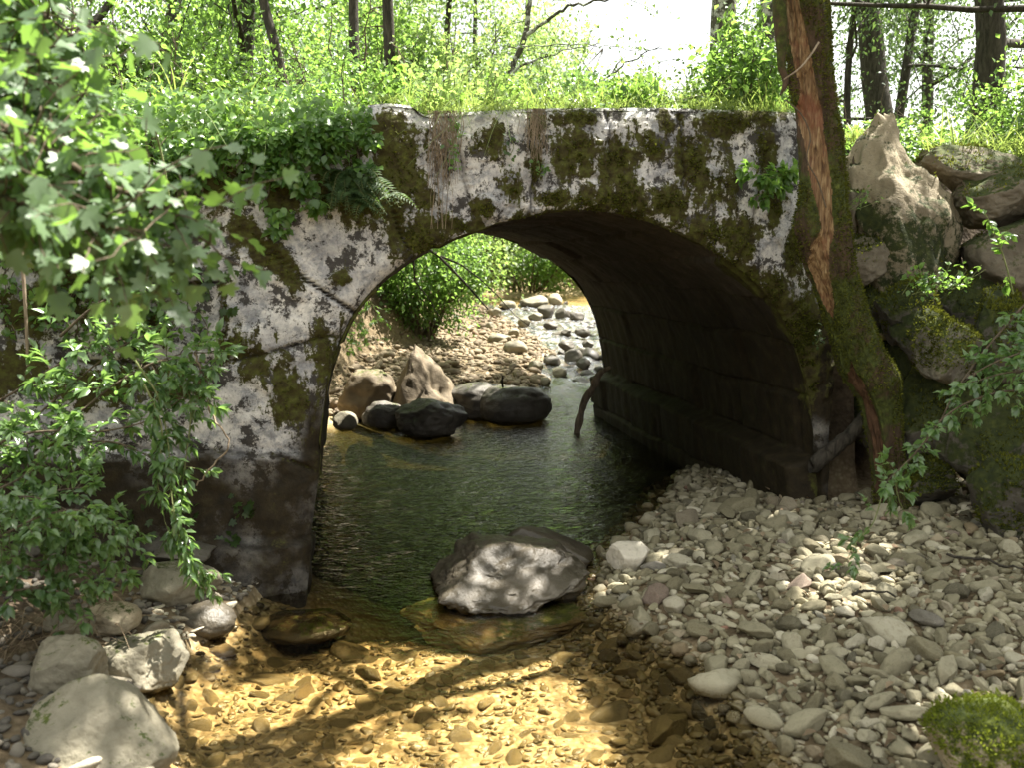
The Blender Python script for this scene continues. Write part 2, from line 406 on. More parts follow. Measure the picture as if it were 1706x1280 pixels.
tr = m.n("BsdfTransparent"); m.l(m.ramp(m.attr("depth"), [(0.0, (0.98, 0.95, 0.85)), (0.10, (0.96, 0.90, 0.73)), (0.17, (0.92, 0.82, 0.58)), (0.32, (0.55, 0.47, 0.23)), (0.60, (0.20, 0.18, 0.06))]), tr.inputs["Color"])
gl = m.n("BsdfGlossy"); m.l(m.math("ADD", m.math("MULTIPLY", m.attr("rapid"), 0.22), 0.02), gl.inputs["Roughness"]); gl.inputs["Color"].default_value = (1, 1, 1, 1)
mp = m.n("Mapping"); mp.inputs["Scale"].default_value = (1.0, 1.5, 1.0); m.l(m.obj(), mp.inputs["Vector"])
wn1 = m.noise(13, 2, 0.5, mp.outputs[0], 0.5); wn2 = m.noise(38, 3, 0.55, mp.outputs[0], 0.4)
bp = m.n("Bump"); bp.inputs["Strength"].default_value = 1.0; bp.inputs["Distance"].default_value = 0.019
m.l(m.math('MULTIPLY', m.math('ADD', wn1, m.math('MULTIPLY', wn2, 0.45)), m.attr("ripple")), bp.inputs["Height"])
m.l(bp.outputs[0], gl.inputs["Normal"])
fr = m.n("Fresnel"); fr.inputs["IOR"].default_value = 1.33; m.l(bp.outputs[0], fr.inputs["Normal"])
mx = m.n("MixShader"); m.l(fr.outputs[0], mx.inputs[0]); m.l(tr.outputs[0], mx.inputs[1]); m.l(gl.outputs[0], mx.inputs[2])
mpf = m.n("Mapping"); mpf.inputs["Scale"].default_value = (7, 2.6, 3); m.l(m.obj(), mpf.inputs["Vector"])
fo = m.n("BsdfDiffuse"); fo.inputs["Color"].default_value = (0.42, 0.45, 0.48, 1)
fm = m.math('MULTIPLY', m.ramp(m.noise(1.6, 7, 0.68, mpf.outputs[0], 0.5), [(0.50, 0.0), (0.66, 0.55)]), m.attr("rapid"))
mf_ = m.n("MixShader"); m.l(fm, mf_.inputs[0]); m.l(mx.outputs[0], mf_.inputs[1]); m.l(fo.outputs[0], mf_.inputs[2]); m.l(mf_.outputs[0], m.out.inputs["Surface"])
water = kind(mk("water", np.stack([X, Y, Zw], -1).reshape(-1, 3), quads, m.m, attrs=dict(depth=np.clip(Zw - terrain(X, Y), 0, 1).ravel(), rapid=rap.ravel(), ripple=(0.22 + 0.78 * smooth(4.2, 5.6, Y)).ravel())), "structure")

# ---------------------------------------------------------------- stone bridge
PROFILE = [(506, 1030), (512, 960), (520, 880), (533, 780), (541, 690), (549, 632), (570, 568), (595, 519), (636, 471), (690, 430), (745, 402), (800, 381), (860, 365), (920, 354), (975, 349),
           (1030, 354), (1090, 370), (1150, 395), (1205, 425), (1255, 462), (1295, 505), (1325, 555), (1345, 610), (1358, 680), (1366, 760), (1372, 840), (1378, 940)]
prof = np.array([at_face(*p) for p in PROFILE])
def catmull(P, n):
    P = np.asarray(P, float); d = np.concatenate([[0], np.cumsum(np.linalg.norm(np.diff(P, axis=0), axis=1))])
    t = np.linspace(0, d[-1], n); out = np.empty((n, P.shape[1]))
    m_ = np.gradient(P, d, axis=0)
    i = np.clip(np.searchsorted(d, t, 'right') - 1, 0, len(P) - 2)
    h = (d[i + 1] - d[i])[:, None]; s = ((t - d[i])[:, None]) / h
    return (2*s**3 - 3*s**2 + 1) * P[i] + (s**3 - 2*s**2 + s) * h * m_[i] + (-2*s**3 + 3*s**2) * P[i+1] + (s**3 - s**2) * h * m_[i+1], d, t
NU, NV = 460, 150
pc, pd, pt = catmull(prof, NU)
TOP = [(-200, 300), (150, 262), (330, 235), (470, 215), (600, 190), (612, 172), (650, 168), (692, 172), (706, 188), (760, 184), (900, 177), (1100, 176), (1290, 182), (1420, 190), (1600, 196)]
tops = np.array([at_face(*p) for p in TOP])
def top_z(x): return np.interp(x, tops[:, 0], tops[:, 2])
XL, XR, ZB = -4.2, float(at_face(1402, 300)[0]), -0.75
keys = [(0, (XL, ZB)), (4, (XL, 0.9)), (7, (XL, 1.95)), (8, (-2.6, None)), (9, (-1.5, None)), (11, (-0.35, None)), (14, (0.5, None)), (17, (1.25, None)), (19, (XR, None)), (21, (XR, 1.4)), (26, (XR, ZB))]
kd = [pd[k] for k, _ in keys]
kx = [q[0] for _, q in keys]; kz = [q[1] if q[1] is not None else float(top_z(q[0])) for _, q in keys]
ox = np.interp(pt, kd, kx); oz = np.interp(pt, kd, kz)
tp = (ox > XL + 1e-6) & (ox < XR - 1e-6); oz = np.where(tp, top_z(ox), oz)
v = (np.linspace(0, 1, NV) ** 1.15)[:, None]
FXg = pc[None, :, 0] * (1 - v) + ox[None] * v
FZg = pc[None, :, 2] * (1 - v) + oz[None] * v
FYg = face_y(FXg)
base = np.stack([FXg, FYg, FZg], -1)
pu, pv, _ = project(base)
# joints between the stones, traced on the face (photo pixels)
JOINTS = [[(592, 522), (545, 490), (500, 460), (450, 415), (405, 378)], [(405, 378), (372, 470), (376, 600)], [(690, 432), (664, 380), (640, 300), (630, 240)], [(800, 381), (772, 290), (752, 195)],
          [(886, 358), (893, 300), (888, 240), (884, 180)], [(1010, 350), (1018, 270), (1012, 180)], [(1130, 386), (1142, 290), (1136, 190)], [(1232, 443), (1262, 350), (1280, 250)], [(1310, 530), (1400, 440)],
          [(250, 748), (330, 752), (400, 757), (470, 760), (535, 790)], [(150, 470), (240, 480), (372, 470)], [(376, 600), (430, 588), (560, 560)], [(376, 600), (250, 610), (100, 600)],
          [(330, 350), (405, 378)], [(330, 350), (200, 370), (60, 375)], [(210, 480), (205, 610)], [(330, 900), (430, 905), (520, 893)], [(300, 752), (290, 905)], [(60, 740), (300, 750)], [(120, 250), (140, 375)]]
wob = 7 * fbm(base * 5, 3, 21)
jd = np.full(pu.shape, 1e9)
for j in JOINTS: jd = np.minimum(jd, seg_dist(pu + wob, pv + wob * 0.7, j))
# moss and damp masks: patches traced on the face
def blob(x, y, rx, ry): return np.hypot((pu - x) / rx, (pv - y) / ry)
nz = fbm(base * 4.5, 5, 11, 0.6); nz2 = fbm(base * 15, 4, 12, 0.6)
moss = np.zeros(pu.shape)
for b in [(670, 290, 70, 100), (705, 395, 75, 55), (650, 215, 45, 30), (770, 380, 70, 26), (640, 225, 30, 28), (365, 300, 75, 62), (300, 360, 60, 25), (815, 232, 34, 34), (955, 255, 52, 56), (1030, 270, 46, 80), (1015, 330, 100, 36), (925, 332, 60, 20),
          (1150, 262, 46, 92), (1120, 335, 62, 42), (1085, 240, 30, 35), (1215, 205, 75, 30), (1205, 300, 34, 70), (1262, 190, 60, 30), (1265, 255, 34, 50), (1110, 205, 22, 40), (850, 318, 32, 40), (810, 345, 40, 22), (960, 195, 45, 22),
          (1190, 385, 90, 34), (1290, 330, 26, 60), (1235, 400, 24, 55), (1320, 420, 30, 60), (470, 330, 40, 40), (560, 320, 50, 50), (600, 350, 50, 40), (110, 440, 70, 80), (40, 380, 80, 60), (255, 545, 40, 40), (160, 640, 120, 50),
          (480, 655, 55, 75), (545, 590, 34, 60), (430, 610, 40, 36), (570, 465, 24, 20), (400, 570, 34, 34), (895, 205, 20, 26), (895, 285, 18, 40), (200, 300, 80, 60), (60, 520, 90, 60), (150, 470, 60, 40), (20, 620, 90, 60), (250, 430, 40, 40), (280, 640, 60, 40), (1330, 560, 60, 120), (1290, 480, 40, 40)]:
    moss = np.maximum(moss, 1.25 - blob(*b) * 0.85)
moss = np.maximum(moss, 1.15 - seg_dist(pu, pv, [(395, 375), (440, 415), (492, 468)]) / 34)
moss = np.maximum(moss, 1.0 - seg_dist(pu, pv, [(372, 470), (376, 600)]) / 22)
moss = np.maximum(moss, 0.95 - seg_dist(pu, pv, PROFILE[12:22]) / 40)
moss = np.clip(moss, 0, 1.2)
mossv = smooth(0.40, 0.66, moss + 0.55 * nz + 0.30 * nz2)
mossv = np.maximum(mossv, smooth(12, 5, jd) * 0.6 * (nz2 > -0.15))
damp_shade = np.maximum(smooth(745, 775, pv + 26 * nz + 16 * nz2) * smooth(570, 545, pu), smooth(470, 520, pu - 0.0 * pv + 20 * nz) * smooth(620, 700, pv) * (pu < 700))
damp_shade = np.maximum(damp_shade, smooth(1120, 1330, pu) * smooth(430, 560, pv + 50 * nz))
damp_shade = np.clip(damp_shade * (.97 + .5 * nz), 0, 1)
edge = (v * np.hypot(FXg[-1] - FXg[0], FZg[-1] - FZg[0])[None])      # distance from the intrados along each column
disp = 0.030 * fbm(base * 2.2, 3, 13) + 0.018 * nz + 0.009 * nz2 + 0.004 * fbm(base * 45, 3, 14)
jv = np.clip(.45 + 1.1 * fbm(base * 2.6, 3, 22), .12, 1); disp -= jv * (0.05 * smooth(4.2, 0, jd) + 0.014 * smooth(20, 4, jd))
ck = seg_dist(pu + .4 * wob, pv, [(595, 524), (570, 506), (545, 489), (500, 460)]); disp -= 0.045 * smooth(5.0, 0.0, ck)
disp += 0.018 * mossv * (0.6 + nz2)
disp -= 0.06 * np.exp(-edge / 0.035) * (1 + nz)
ledge = smooth(752, 764, pv + wob) * (pu < 560); disp += 0.045 * ledge - 0.05 * ledge * smooth(895, 905, pv + wob) * 0
disp += 0.07 * smooth(893, 905, pv + wob) * (pu < 540)
topd = np.abs(FZg - top_z(FXg)); disp -= 0.06 * np.exp(-topd / 0.03)
face = base + FN * disp[..., None]
bridge = thing("stone_bridge", "small old stone arch bridge with mossy lichened face spanning the stream", "bridge", (0.3, 5.3, 0.0))
def grid_quads(ny, nx, flip=False):
    idx = np.arange(nx * ny).reshape(ny, nx)
    q = np.stack([idx[:-1, :-1], idx[:-1, 1:], idx[1:, 1:], idx[1:, :-1]], -1).reshape(-1, 4)
    return q[:, ::-1] if flip else q
# facade material: pale lichen, grey limestone, black specks, moss
def masonry_mat(name, pale=True):
    m = M(name); co = m.obj()
    a1 = m.noise(3.6, 8, 0.72, co, 0.0); a2 = m.noise(10.5, 9, 0.76, co, 0.0); a3 = m.noise(60, 5, 0.7, co); a4 = m.noise(8.5, 9, 0.76, co, 0.0)
    if pale:
        col = m.ramp(a2, [(0.30, (0.15, 0.152, 0.16)), (0.42, (0.31, 0.31, 0.315)), (0.50, (0.54, 0.52, 0.495)), (0.64, (0.76, 0.73, 0.68))])
        col = m.mix(m.ramp(a1, [(0.42, 0.0), (0.62, 0.75)]), col, m.mix(0.65, col, (0.16, 0.16, 0.18)))
        col = m.mix(m.ramp(a4, [(0.515, 0.0), (0.55, 0.94)]), col, (0.028, 0.024, 0.021))
        col = m.mix(m.ramp(a3, [(0.56, 0.0), (0.63, 0.45)]), col, (0.085, 0.08, 0.075))
        col = m.mix(m.attr('joint'), col, (0.018, 0.015, 0.011))
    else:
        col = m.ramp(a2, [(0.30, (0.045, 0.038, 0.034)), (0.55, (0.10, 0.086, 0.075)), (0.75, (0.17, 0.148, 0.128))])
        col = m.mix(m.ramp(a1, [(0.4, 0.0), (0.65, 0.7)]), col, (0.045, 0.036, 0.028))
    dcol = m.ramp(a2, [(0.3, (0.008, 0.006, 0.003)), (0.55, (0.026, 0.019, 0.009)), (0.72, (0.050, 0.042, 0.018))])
    col = m.mix(m.attr("damp_shade"), col, dcol)  # facade: damp stone; vault: tunnel shade painted into the colour
    mc = m.ramp(m.noise(24, 5, 0.7, co), [(0.28, (0.016, 0.012, 0.006)), (0.45, (0.040, 0.034, 0.010)), (0.60, (0.060, 0.064, 0.013)), (0.75, (0.10, 0.105, 0.02))])
    mps = m.n('Mapping'); mps.inputs['Scale'].default_value = (11, 11, 2.4); m.l(co, mps.inputs['Vector'])
    mf = m.math('ADD', m.math('ADD', m.attr("moss"), m.math('MULTIPLY', m.math('SUBTRACT', m.noise(1, 6, .7, mps.outputs[0]), 0.5), 1.7)), m.math('ADD', m.math('MULTIPLY', m.math('SUBTRACT', a2, 0.5), 1.5), m.math('MULTIPLY', m.math('SUBTRACT', m.noise(38, 5, 0.7, co), 0.5), 0.9)))
    col = m.mix(m.ramp(mf, [(0.50, 0.0), (0.62, 1.0)]), col, mc)
    m.set(color=col, rough=m.mix(m.attr("damp_shade"), 0.9, 0.75), spec=0.22)
    m.bump(m.math('ADD', m.math('MULTIPLY', a2, 0.7), m.math('MULTIPLY', a3, 0.5)), 0.55, 0.02)
    return m.m
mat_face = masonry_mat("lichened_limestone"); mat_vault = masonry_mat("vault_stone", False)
mossa = np.clip(np.maximum(moss * 0.74 + 0.26 * nz + .12, smooth(9, 3, jd) * 0.7 * jv), 0, 1)
mk("facade", face.reshape(-1, 3), grid_quads(NV, NU), mat_face, bridge, attrs=dict(joint=np.maximum(smooth(4.6, 1.6, jd + 2.5 * nz2) * np.clip(jv * 1.3, 0, .95), smooth(3.6, 1.2, ck)).ravel(), moss=mossa.ravel(), damp_shade=damp_shade.ravel()))
# barrel vault swept upstream
sd = np.concatenate([np.arange(0, 0.6, 0.02), np.arange(0.6, 4.65, 0.034)])
axis_d = np.array([-0.19, 1.0, 0.0])
ND = len(sd)
bar = pc[None] + sd[:, None, None] * axis_d
tang = unit(np.gradient(pc, axis=0)); inw = np.stack([tang[:, 2], 0 * tang[:, 0], -tang[:, 0]], -1)   # towards the opening
inw = np.where((inw[:, :1] * (0.3 - pc[:, :1]) + inw[:, 2:] * (0.8 - pc[:, 2:])) < 0, -inw, inw)
arc = pt[None] + 0 * sd[:, None]; dep = sd[:, None] + 0 * pt[None]
course = 0.36; row = np.floor((arc + 0.03 * fbm(bar * 2, 2, 51)) / course)
jrow = np.abs(((arc + 0.03 * fbm(bar * 2, 2, 51)) / course) % 1 - 0.5) * course; jrow = course / 2 - jrow
off = _hash(row.astype(np.int64), row.astype(np.int64) * 0, row.astype(np.int64) * 0, 7)
cell = 0.85; q = (dep + off * cell) / cell
jcol = cell / 2 - np.abs(q % 1 - 0.5) * cell
bh = _hash(row.astype(np.int64), np.floor(q).astype(np.int64), row.astype(np.int64) * 0, 8)
bd = 0.022 * (bh - 0.5) * 2 + 0.02 * fbm(bar * 3, 4, 52) + 0.012 * fbm(np.stack([arc * 3, dep * 16, 0 * arc], -1), 4, 53)
bd -= 0.022 * smooth(0.018, 0.002, jrow) + 0.012 * smooth(0.014, 0.002, jcol)
# stone bench along the foot of the far wall
bench = (pc[None, :, 0] > 0.8) * smooth(0.50, 0.44, pc[None, :, 2] + 0.04 * fbm(bar * 2, 2, 54)) * smooth(0.05, 0.12, dep); bd += 0.15 * bench
lft = (pc[None, :, 0] < -0.4) * smooth(1.0, 0.9, pc[None, :, 2]); bd += 0.05 * lft * (fbm(np.stack([arc * 5, dep * 2.2, 0 * arc], -1), 3, 55))
fade = smooth(0.0, 0.08, dep)
bd = bd * fade
barv = bar + inw[None] * bd[..., None]
barv[0] = face[0]                                                   # the vault starts on the facade's lower edge
w_ = np.exp(-dep / 0.03)[..., None]; barv = barv + w_ * (face[0] - bar[0])[None] * (dep > 0)[..., None]
pale_edge = np.clip(1 - dep / 0.5, 0, 1)
bm_moss = smooth(0.45, 0.8, (1 - dep / 0.45) * 0.9 + 0.5 * fbm(bar * 6, 4, 57)) * (pc[None, :, 2] > 0.2)
bm_shade = np.maximum(smooth(1.75, 1.15, bar[..., 2] + 0.2 * fbm(bar * 3, 3, 58)), 0.35 * smooth(-0.2, 0.5, fbm(bar * 2, 4, 59)))  # tunnel shade painted on the lower walls, plus random dark patches
mk("vault", barv.reshape(-1, 3), grid_quads(ND, NU, True), mat_vault, bridge, attrs=dict(moss=bm_moss.ravel(), damp_shade=bm_shade.ravel()))
# upstream face and the earth-covered deck
rear = (base[::3, ::2] + 4.62 * axis_d) - FN * 0.0
rear = rear + np.array([0, 0.03, 0]) * fbm(rear * 3, 3, 61)[..., None]
mk("rear_facade", rear.reshape(-1, 3), grid_quads(rear.shape[0], rear.shape[1], True), mat_face, bridge, attrs=dict(moss=smooth(-0.1, 0.3, fbm(rear * 3, 4, 62)).ravel(), damp_shade=np.zeros(rear.shape[:2]).ravel()))
dxs = np.linspace(XL, XR, 170); dss = np.linspace(0.0, 4.6, 70)
DX, DS = np.meshgrid(dxs, dss)
DZ = top_z(DX) - 0.02 + 0.02 * np.minimum(DS, 1) + 0.05 * fbm(np.stack([DX * 3, DS * 3, DX * 0], -1), 4, 63) * smooth(0.0, 0.3, DS)
DXX = DX - 0.19 * DS; DYY = face_y(DX) + DS + 0.03
m = M("deck_turf"); co = m.obj(); t1 = m.noise(12, 6, 0.65, co)
m.set(color=m.ramp(t1, [(0.3, (0.035, 0.03, 0.015)), (0.5, (0.07, 0.085, 0.02)), (0.7, (0.15, 0.14, 0.07))]), rough=0.95, spec=0.2); m.bump(t1, 0.8, 0.04); mat_turf = m.m
mk("deck", np.stack([DXX, DYY, DZ], -1).reshape(-1, 3), grid_quads(len(dss), len(dxs)), mat_turf, bridge)

# ---------------------------------------------------------------- leaf, tube and plant builders
rng = np.random.default_rng(5)
def leaf_template(kind_):
    if kind_ == 'diamond':
        V = np.array([[0, 0, 0], [-.5, .45, .10], [0, 1, -.10], [.5, .45, .10]]); F = [[0, 2, 1], [0, 3, 2]]
    elif kind_ == 'oval':
        V = np.array([[0, 0, 0], [-.38, .25, .10], [-.46, .55, .09], [0, 1, -.14], [.46, .55, .09], [.38, .25, .10], [0, .28, 0], [0, .6, -.02]])
        F = [[0, 6, 1], [1, 6, 7], [1, 7, 2], [2, 7, 3], [0, 5, 6], [5, 7, 6], [5, 4, 7], [4, 3, 7]]
    else:                                                           # five-lobed ivy or field maple leaf
        half = [(-.24, .00), (-.46, .08), (-.56, .22), (-.44, .34), (-.34, .40), (-.50, .60), (-.54, .74), (-.38, .76), (-.20, .68), (-.16, .86)]; ring = [(0, 0)] + half + [(0, 1.0)] + [(-x, y) for x, y in half[::-1]]; nr = len(ring)
        V = np.array([[x, y, .12 * abs(x) - .16 * y * y] for x, y in ring] + [[0, .40, -.03]]); F = [[i, (i + 1) % nr, nr] for i in range(nr)]
        F = [[a, c, b] for a, b, c in F]
    return V.astype(float), np.array(F)
TPL = {k: leaf_template(k) for k in ('diamond', 'oval', 'lobed')}
class Leaves:
    """collects leaves and gives back one mesh"""
    def __init__(s): s.p, s.d, s.u, s.s, s.w, s.t = [], [], [], [], [], []
    def add(s, pos, dirn, up, size, width, tint):
        pos = np.atleast_2d(pos); n = len(pos)
        s.p.append(pos); s.d.append(np.broadcast_to(dirn, (n, 3))); s.u.append(np.broadcast_to(up, (n, 3)))
        s.s.append(np.broadcast_to(size, n)); s.w.append(np.broadcast_to(width, n)); s.t.append(np.broadcast_to(tint, n))
    def arrays(s, kind_, keep=None):
        p, d, u, sz, w, t = (np.concatenate(a) for a in (s.p, s.d, s.u, s.s, s.w, s.t))
        if keep is not None:
            k = keep(p); p, d, u, sz, w, t = p[k], d[k], u[k], sz[k], w[k], t[k]
        T, F = TPL[kind_]
        y = unit(d); x = unit(np.cross(y, u + 1e-4)); z = np.cross(x, y)
        V = (p[:, None] + sz[:, None, None] * (w[:, None, None] * T[None, :, :1] * x[:, None] + T[None, :, 1:2] * y[:, None] + T[None, :, 2:] * z[:, None]))
        n = len(p); FF = (F[None] + (np.arange(n) * len(T))[:, None, None]).reshape(-1, 3)
        return V.reshape(-1, 3), FF, np.repeat(t, len(T))
    def build(s, name, mat, parent=None, kind_='diamond', loc=None, keep=None):
        V, F, t = s.arrays(kind_, keep)
        return mk(name, V, F, mat, parent, loc, dict(tint=t), flat=False)
def tube(P, R, k=7):
    P = np.asarray(P, float); n = len(P); R = np.broadcast_to(R, n)
    T = unit(np.gradient(P, axis=0)); ref = np.array([0.31, 0.77, 0.55]) if abs(T[0] @ np.array([0.31, 0.77, 0.55])) < 0.9 else np.array([1.0, 0, 0])
    A = np.empty((n, 3)); a = unit(np.cross(T[0], ref))
    for i in range(n):
        a = a - T[i] * (a @ T[i]); a = a / max(np.linalg.norm(a), 1e-9); A[i] = a
    B = np.cross(T, A); th = np.arange(k) * 2 * PI / k
    V = P[:, None] + R[:, None, None] * (np.cos(th)[None, :, None] * A[:, None] + np.sin(th)[None, :, None] * B[:, None])
    idx = np.arange(n * k).reshape(n, k); nx_ = np.roll(idx, -1, 1)
    Q = np.stack([idx[:-1], nx_[:-1], nx_[1:], idx[1:]], -1).reshape(-1, 4)
    return V.reshape(-1, 3), Q
class Tubes:
    def __init__(s): s.V, s.Q, s.n = [], [], 0
    def add(s, P, R, k=6):
        V, Q = tube(P, R, k); s.V.append(V); s.Q.append(Q + s.n); s.n += len(V)
    def build(s, name, mat, parent=None, loc=None): return mk(name, np.concatenate(s.V), np.concatenate(s.Q), mat, parent, loc)
def rvec(n=None): return unit(rng.normal(size=(3,) if n is None else (n, 3)))
def wander(p0, d0, L, n, jit=0.18, up=0.0):
    P = [np.asarray(p0, float)]; d = unit(d0); st = L / n
    for i in range(n):
        d = unit(d + jit * rng.normal(size=3) + np.array([0, 0, up])); P.append(P[-1] + d * st)
    return np.array(P), d

# sun patches on the ground (photo pixels); overhead leaves whose shadow would fall there leave a gap
LIT = [[(640, 1040), (1000, 1036), (1000, 1085), (760, 1095), (640, 1060)],
       [(220, 1200), (380, 1075), (500, 1055), (680, 1042), (980, 1040), (1020, 1065), (900, 1095), (760, 1120), (560, 1160), (440, 1200), (320, 1250)],
       [(240, 1310), (460, 1220), (600, 1175), (750, 1140), (860, 1090), (980, 1085), (1050, 1150), (1060, 1310)],
       [(1290, 950), (1360, 880), (1470, 840), (1530, 880), (1490, 925), (1560, 950), (1450, 1010), (1330, 995)], [(1005, 905), (1095, 905), (1105, 960), (1010, 965)],
       [(1100, 895), (1215, 900), (1190, 930), (1110, 925)], [(1230, 835), (1320, 838), (1300, 855), (1235, 855)], [(1500, 1110), (1780, 1110), (1780, 1330), (1560, 1330)],
       [(130, 1150), (290, 1120), (310, 1290), (180, 1290)], [(280, 1000), (390, 1000), (390, 1080), (280, 1080)], [(540, 575), (700, 590), (700, 612), (540, 620)], [(790, 480), (1000, 480), (1000, 560), (900, 640), (860, 640), (820, 560)], [(740, 610), (800, 600), (830, 640), (760, 650)]]
def lit_keep(p, dapple=0.5):
    """keep mask for overhead leaves"""
    t = p[:, 2] / SUN[2]; g = p - SUN * t[:, None]; g[:, 2] = 0.03
    bar_ = (g[:, 0] > np.interp(g[:, 1], BAR_Y, BAR_X)) & (g[:, 1] < 7); g[bar_] += SUN * (0.2 / SUN[2])
    u, v_, dp = project(g)
    n = fbm(np.stack([g[:, 0] * 2.2, g[:, 1] * 2.2, g[:, 0] * 0], -1), 3, 77)
    ins = np.zeros(len(p), bool)
    wob = 18 * fbm(np.stack([g[:, 0] * 5, g[:, 1] * 5, g[:, 0] * 0], -1), 2, 78)
    for q in LIT: ins |= in_poly(u + wob, v_ + wob * 0.6, q) & (dp > 0.5)
    vis = (u > 0) & (u < 1706) & (v_ < 1290) & (v_ > 480) & (dp > 0.5)
    keep = np.where(ins, n > 0.42, True)
    left_open = (g[:, 0] < -1.2) & (g[:, 1] < 9)
    keep = np.where(~vis, keep & (n < 0.10), keep); keep = np.where(left_open, keep & (n < -0.02), keep)
    h = p - SUN * ((p[:, 2] - 2.45) / SUN[2])[:, None]; fd = h[:, 1] - face_y(h[:, 0])      # sunny strip along the bridge head
    n3 = fbm(np.stack([h[:, 0] * 2.6, h[:, 1] * 2.6, h[:, 0] * 0], -1), 3, 79)
    keep = np.where((p[:, 2] > 2.75) & (h[:, 0] > -4.5) & (h[:, 0] < 3.4) & (fd > .08) & (fd < 3.5), keep & (n3 > .18), keep)
    return keep

def make_tree(name, label, base, height, r0, leafmat, barkmat, n_leaf=7000, leaf=0.07, spread=0.45, crown0=0.25, lean=(0, 0), group=None, cat="tree", limbs=13, keep=True, wfac=0.62, droop=0.0, twist=0.10, leaf_kind='diamond'):
    if base[1] < 9.5 and abs(base[0]) < 3: droop = 0.0; crown0 = max(crown0, .3)
    base = np.asarray(base, float)
    root = thing(name, label, cat, base, group)
    tb, lv = Tubes(), Leaves()
    d = unit(np.array([lean[0], lean[1], 1.0])); P, _ = wander(base - np.array([0, 0, .15]), d, height, 16, twist * 0.5, 0.02)
    tt = np.linspace(0, 1, len(P)); R = r0 * (1 - 0.82 * tt) * (1 + 0.5 * np.exp(-tt * 22)); tb.add(P, R, 12)
    tips = []
    for i in range(limbs):
        t = crown0 + (1 - crown0) * (i + rng.random()) / limbs; k = t * (len(P) - 1); k0 = int(min(k, len(P) - 2)); p = P[k0] + (P[k0 + 1] - P[k0]) * (k - k0)
        az = i * 2.4 + rng.random(); el = rng.uniform(0.05, 0.7) + 0.3 * t - droop
        dd = np.array([math.cos(az) * math.cos(el), math.sin(az) * math.cos(el), math.sin(el)])
        L = height * spread * (1.15 - 0.75 * t) * rng.uniform(0.7, 1.2)
        Q, e = wander(p, dd, L, 8, 0.16, 0.03 - droop * 0.12); r = max(r0 * (1 - .82 * t) * 0.42, 0.006); tb.add(Q, np.linspace(r, r * 0.2, len(Q)), 6)
        tips += [(Q[j], 0.35 + 0.65 * j / 8) for j in range(3, 9)]
        for s in range(5):
            j = rng.integers(2, 8); dd2 = unit(Q[min(j + 1, 8)] - Q[j] + 0.9 * rvec()); S, _ = wander(Q[j], dd2, L * rng.uniform(0.25, 0.5), 5, 0.22, -0.02 - droop * 0.1)
            tb.add(S, np.linspace(r * 0.35, r * 0.08, len(S)), 4); tips += [(S[q], 1.0) for q in range(2, 6)]
    tp = np.array([a for a, _ in tips]); n = n_leaf
    c = tp[rng.integers(0, len(tp), n)]; rad = height * spread * 0.15
    p = c + rng.normal(size=(n, 3)) * rad * rng.random((n, 1)) ** 0.5 * np.array([1, 1, 0.75])
    ctr = base + np.array([lean[0], lean[1], 1.0]) * height * 0.6
    dr = unit(unit(p - ctr) * 0.6 + rvec(n) + np.array([0, 0, -0.35])); up = unit(rvec(n) * 0.85 + np.array([0, 0, 1.0]))
    lv.add(p, dr, up, leaf * rng.uniform(0.6, 1.25, n), wfac * rng.uniform(0.8, 1.2, n), np.clip(rng.normal(0.5, 0.28, n), 0, 1))
    tb.build("trunk", barkmat, root)
    lv.build("crown", leafmat, root, leaf_kind, keep=lambda q: lit_keep(q) & (q[:, 2] > base[2] + .25))
    return root
def make_bush(name, label, base, size, leafmat, n_leaf=5000, leaf=0.05, group=None, cat="bush", stems=14, barkmat=None, wfac=0.6, keep=False, arch=0.0, leaf_kind='diamond'):
    """size = (rx, ry, height): stems fanning from the base with leaf clumps along them"""
    base = np.asarray(base, float); root = thing(name, label, cat, base, group); tb, lv = Tubes(), Leaves()
    rx, ry, h = size; tips = []
    for i in range(stems):
        az = i * 2.4 + rng.random(); rr = math.sqrt((i + .5) / stems)
        end = base + np.array([math.cos(az) * rx * rr, math.sin(az) * ry * rr, h * (1.0 - 0.55 * rr ** 2) * rng.uniform(0.8, 1.1)])
        s = np.linspace(0, 1, 9)[:, None]; st = base + np.array([math.cos(az) * rx * .12, math.sin(az) * ry * .12, -0.05])
        mid = (st + end) / 2 + np.array([0, 0, h * (0.15 + arch)]) + 0.05 * h * rng.normal(size=3)
        Q = (1 - s) ** 2 * st + 2 * s * (1 - s) * mid + s ** 2 * end + 0.012 * h * rng.normal(size=(9, 3)); tb.add(Q, np.linspace(0.012 * h, 0.002 * h, 9), 5)
        tips += list(Q[2:])
        for k in range(5):
            j = rng.integers(2, 9); S, _ = wander(Q[j], unit(rvec() + np.array([0, 0, .15])), h * rng.uniform(.12, .28), 4, .25, -0.03); tb.add(S, np.linspace(.004 * h, .001 * h, 5), 4); tips += list(S[1:])
    tp = np.array(tips); n = n_leaf; c = tp[rng.integers(0, len(tp), n)]
    p = c + rng.normal(size=(n, 3)) * np.array([rx, ry, h]) * 0.085
    p[:, 2] = np.maximum(p[:, 2], base[2] + 0.02)
    ctr = base + np.array([0, 0, h * .4]); dr = unit(unit(p - ctr) * .7 + rvec(n) + np.array([0, 0, -.3])); up = unit(rvec(n) * .8 + np.array([0, 0, 1.]))
    lv.add(p, dr, up, leaf * rng.uniform(.6, 1.3, n), wfac * rng.uniform(.8, 1.2, n), np.clip(rng.normal(.5, .28, n), 0, 1))
    tb.build("stems", barkmat or mat_twig, root); lv.build("foliage", leafmat, root, leaf_kind, keep=(lambda q: lit_keep(q)) if keep else None)
    return root
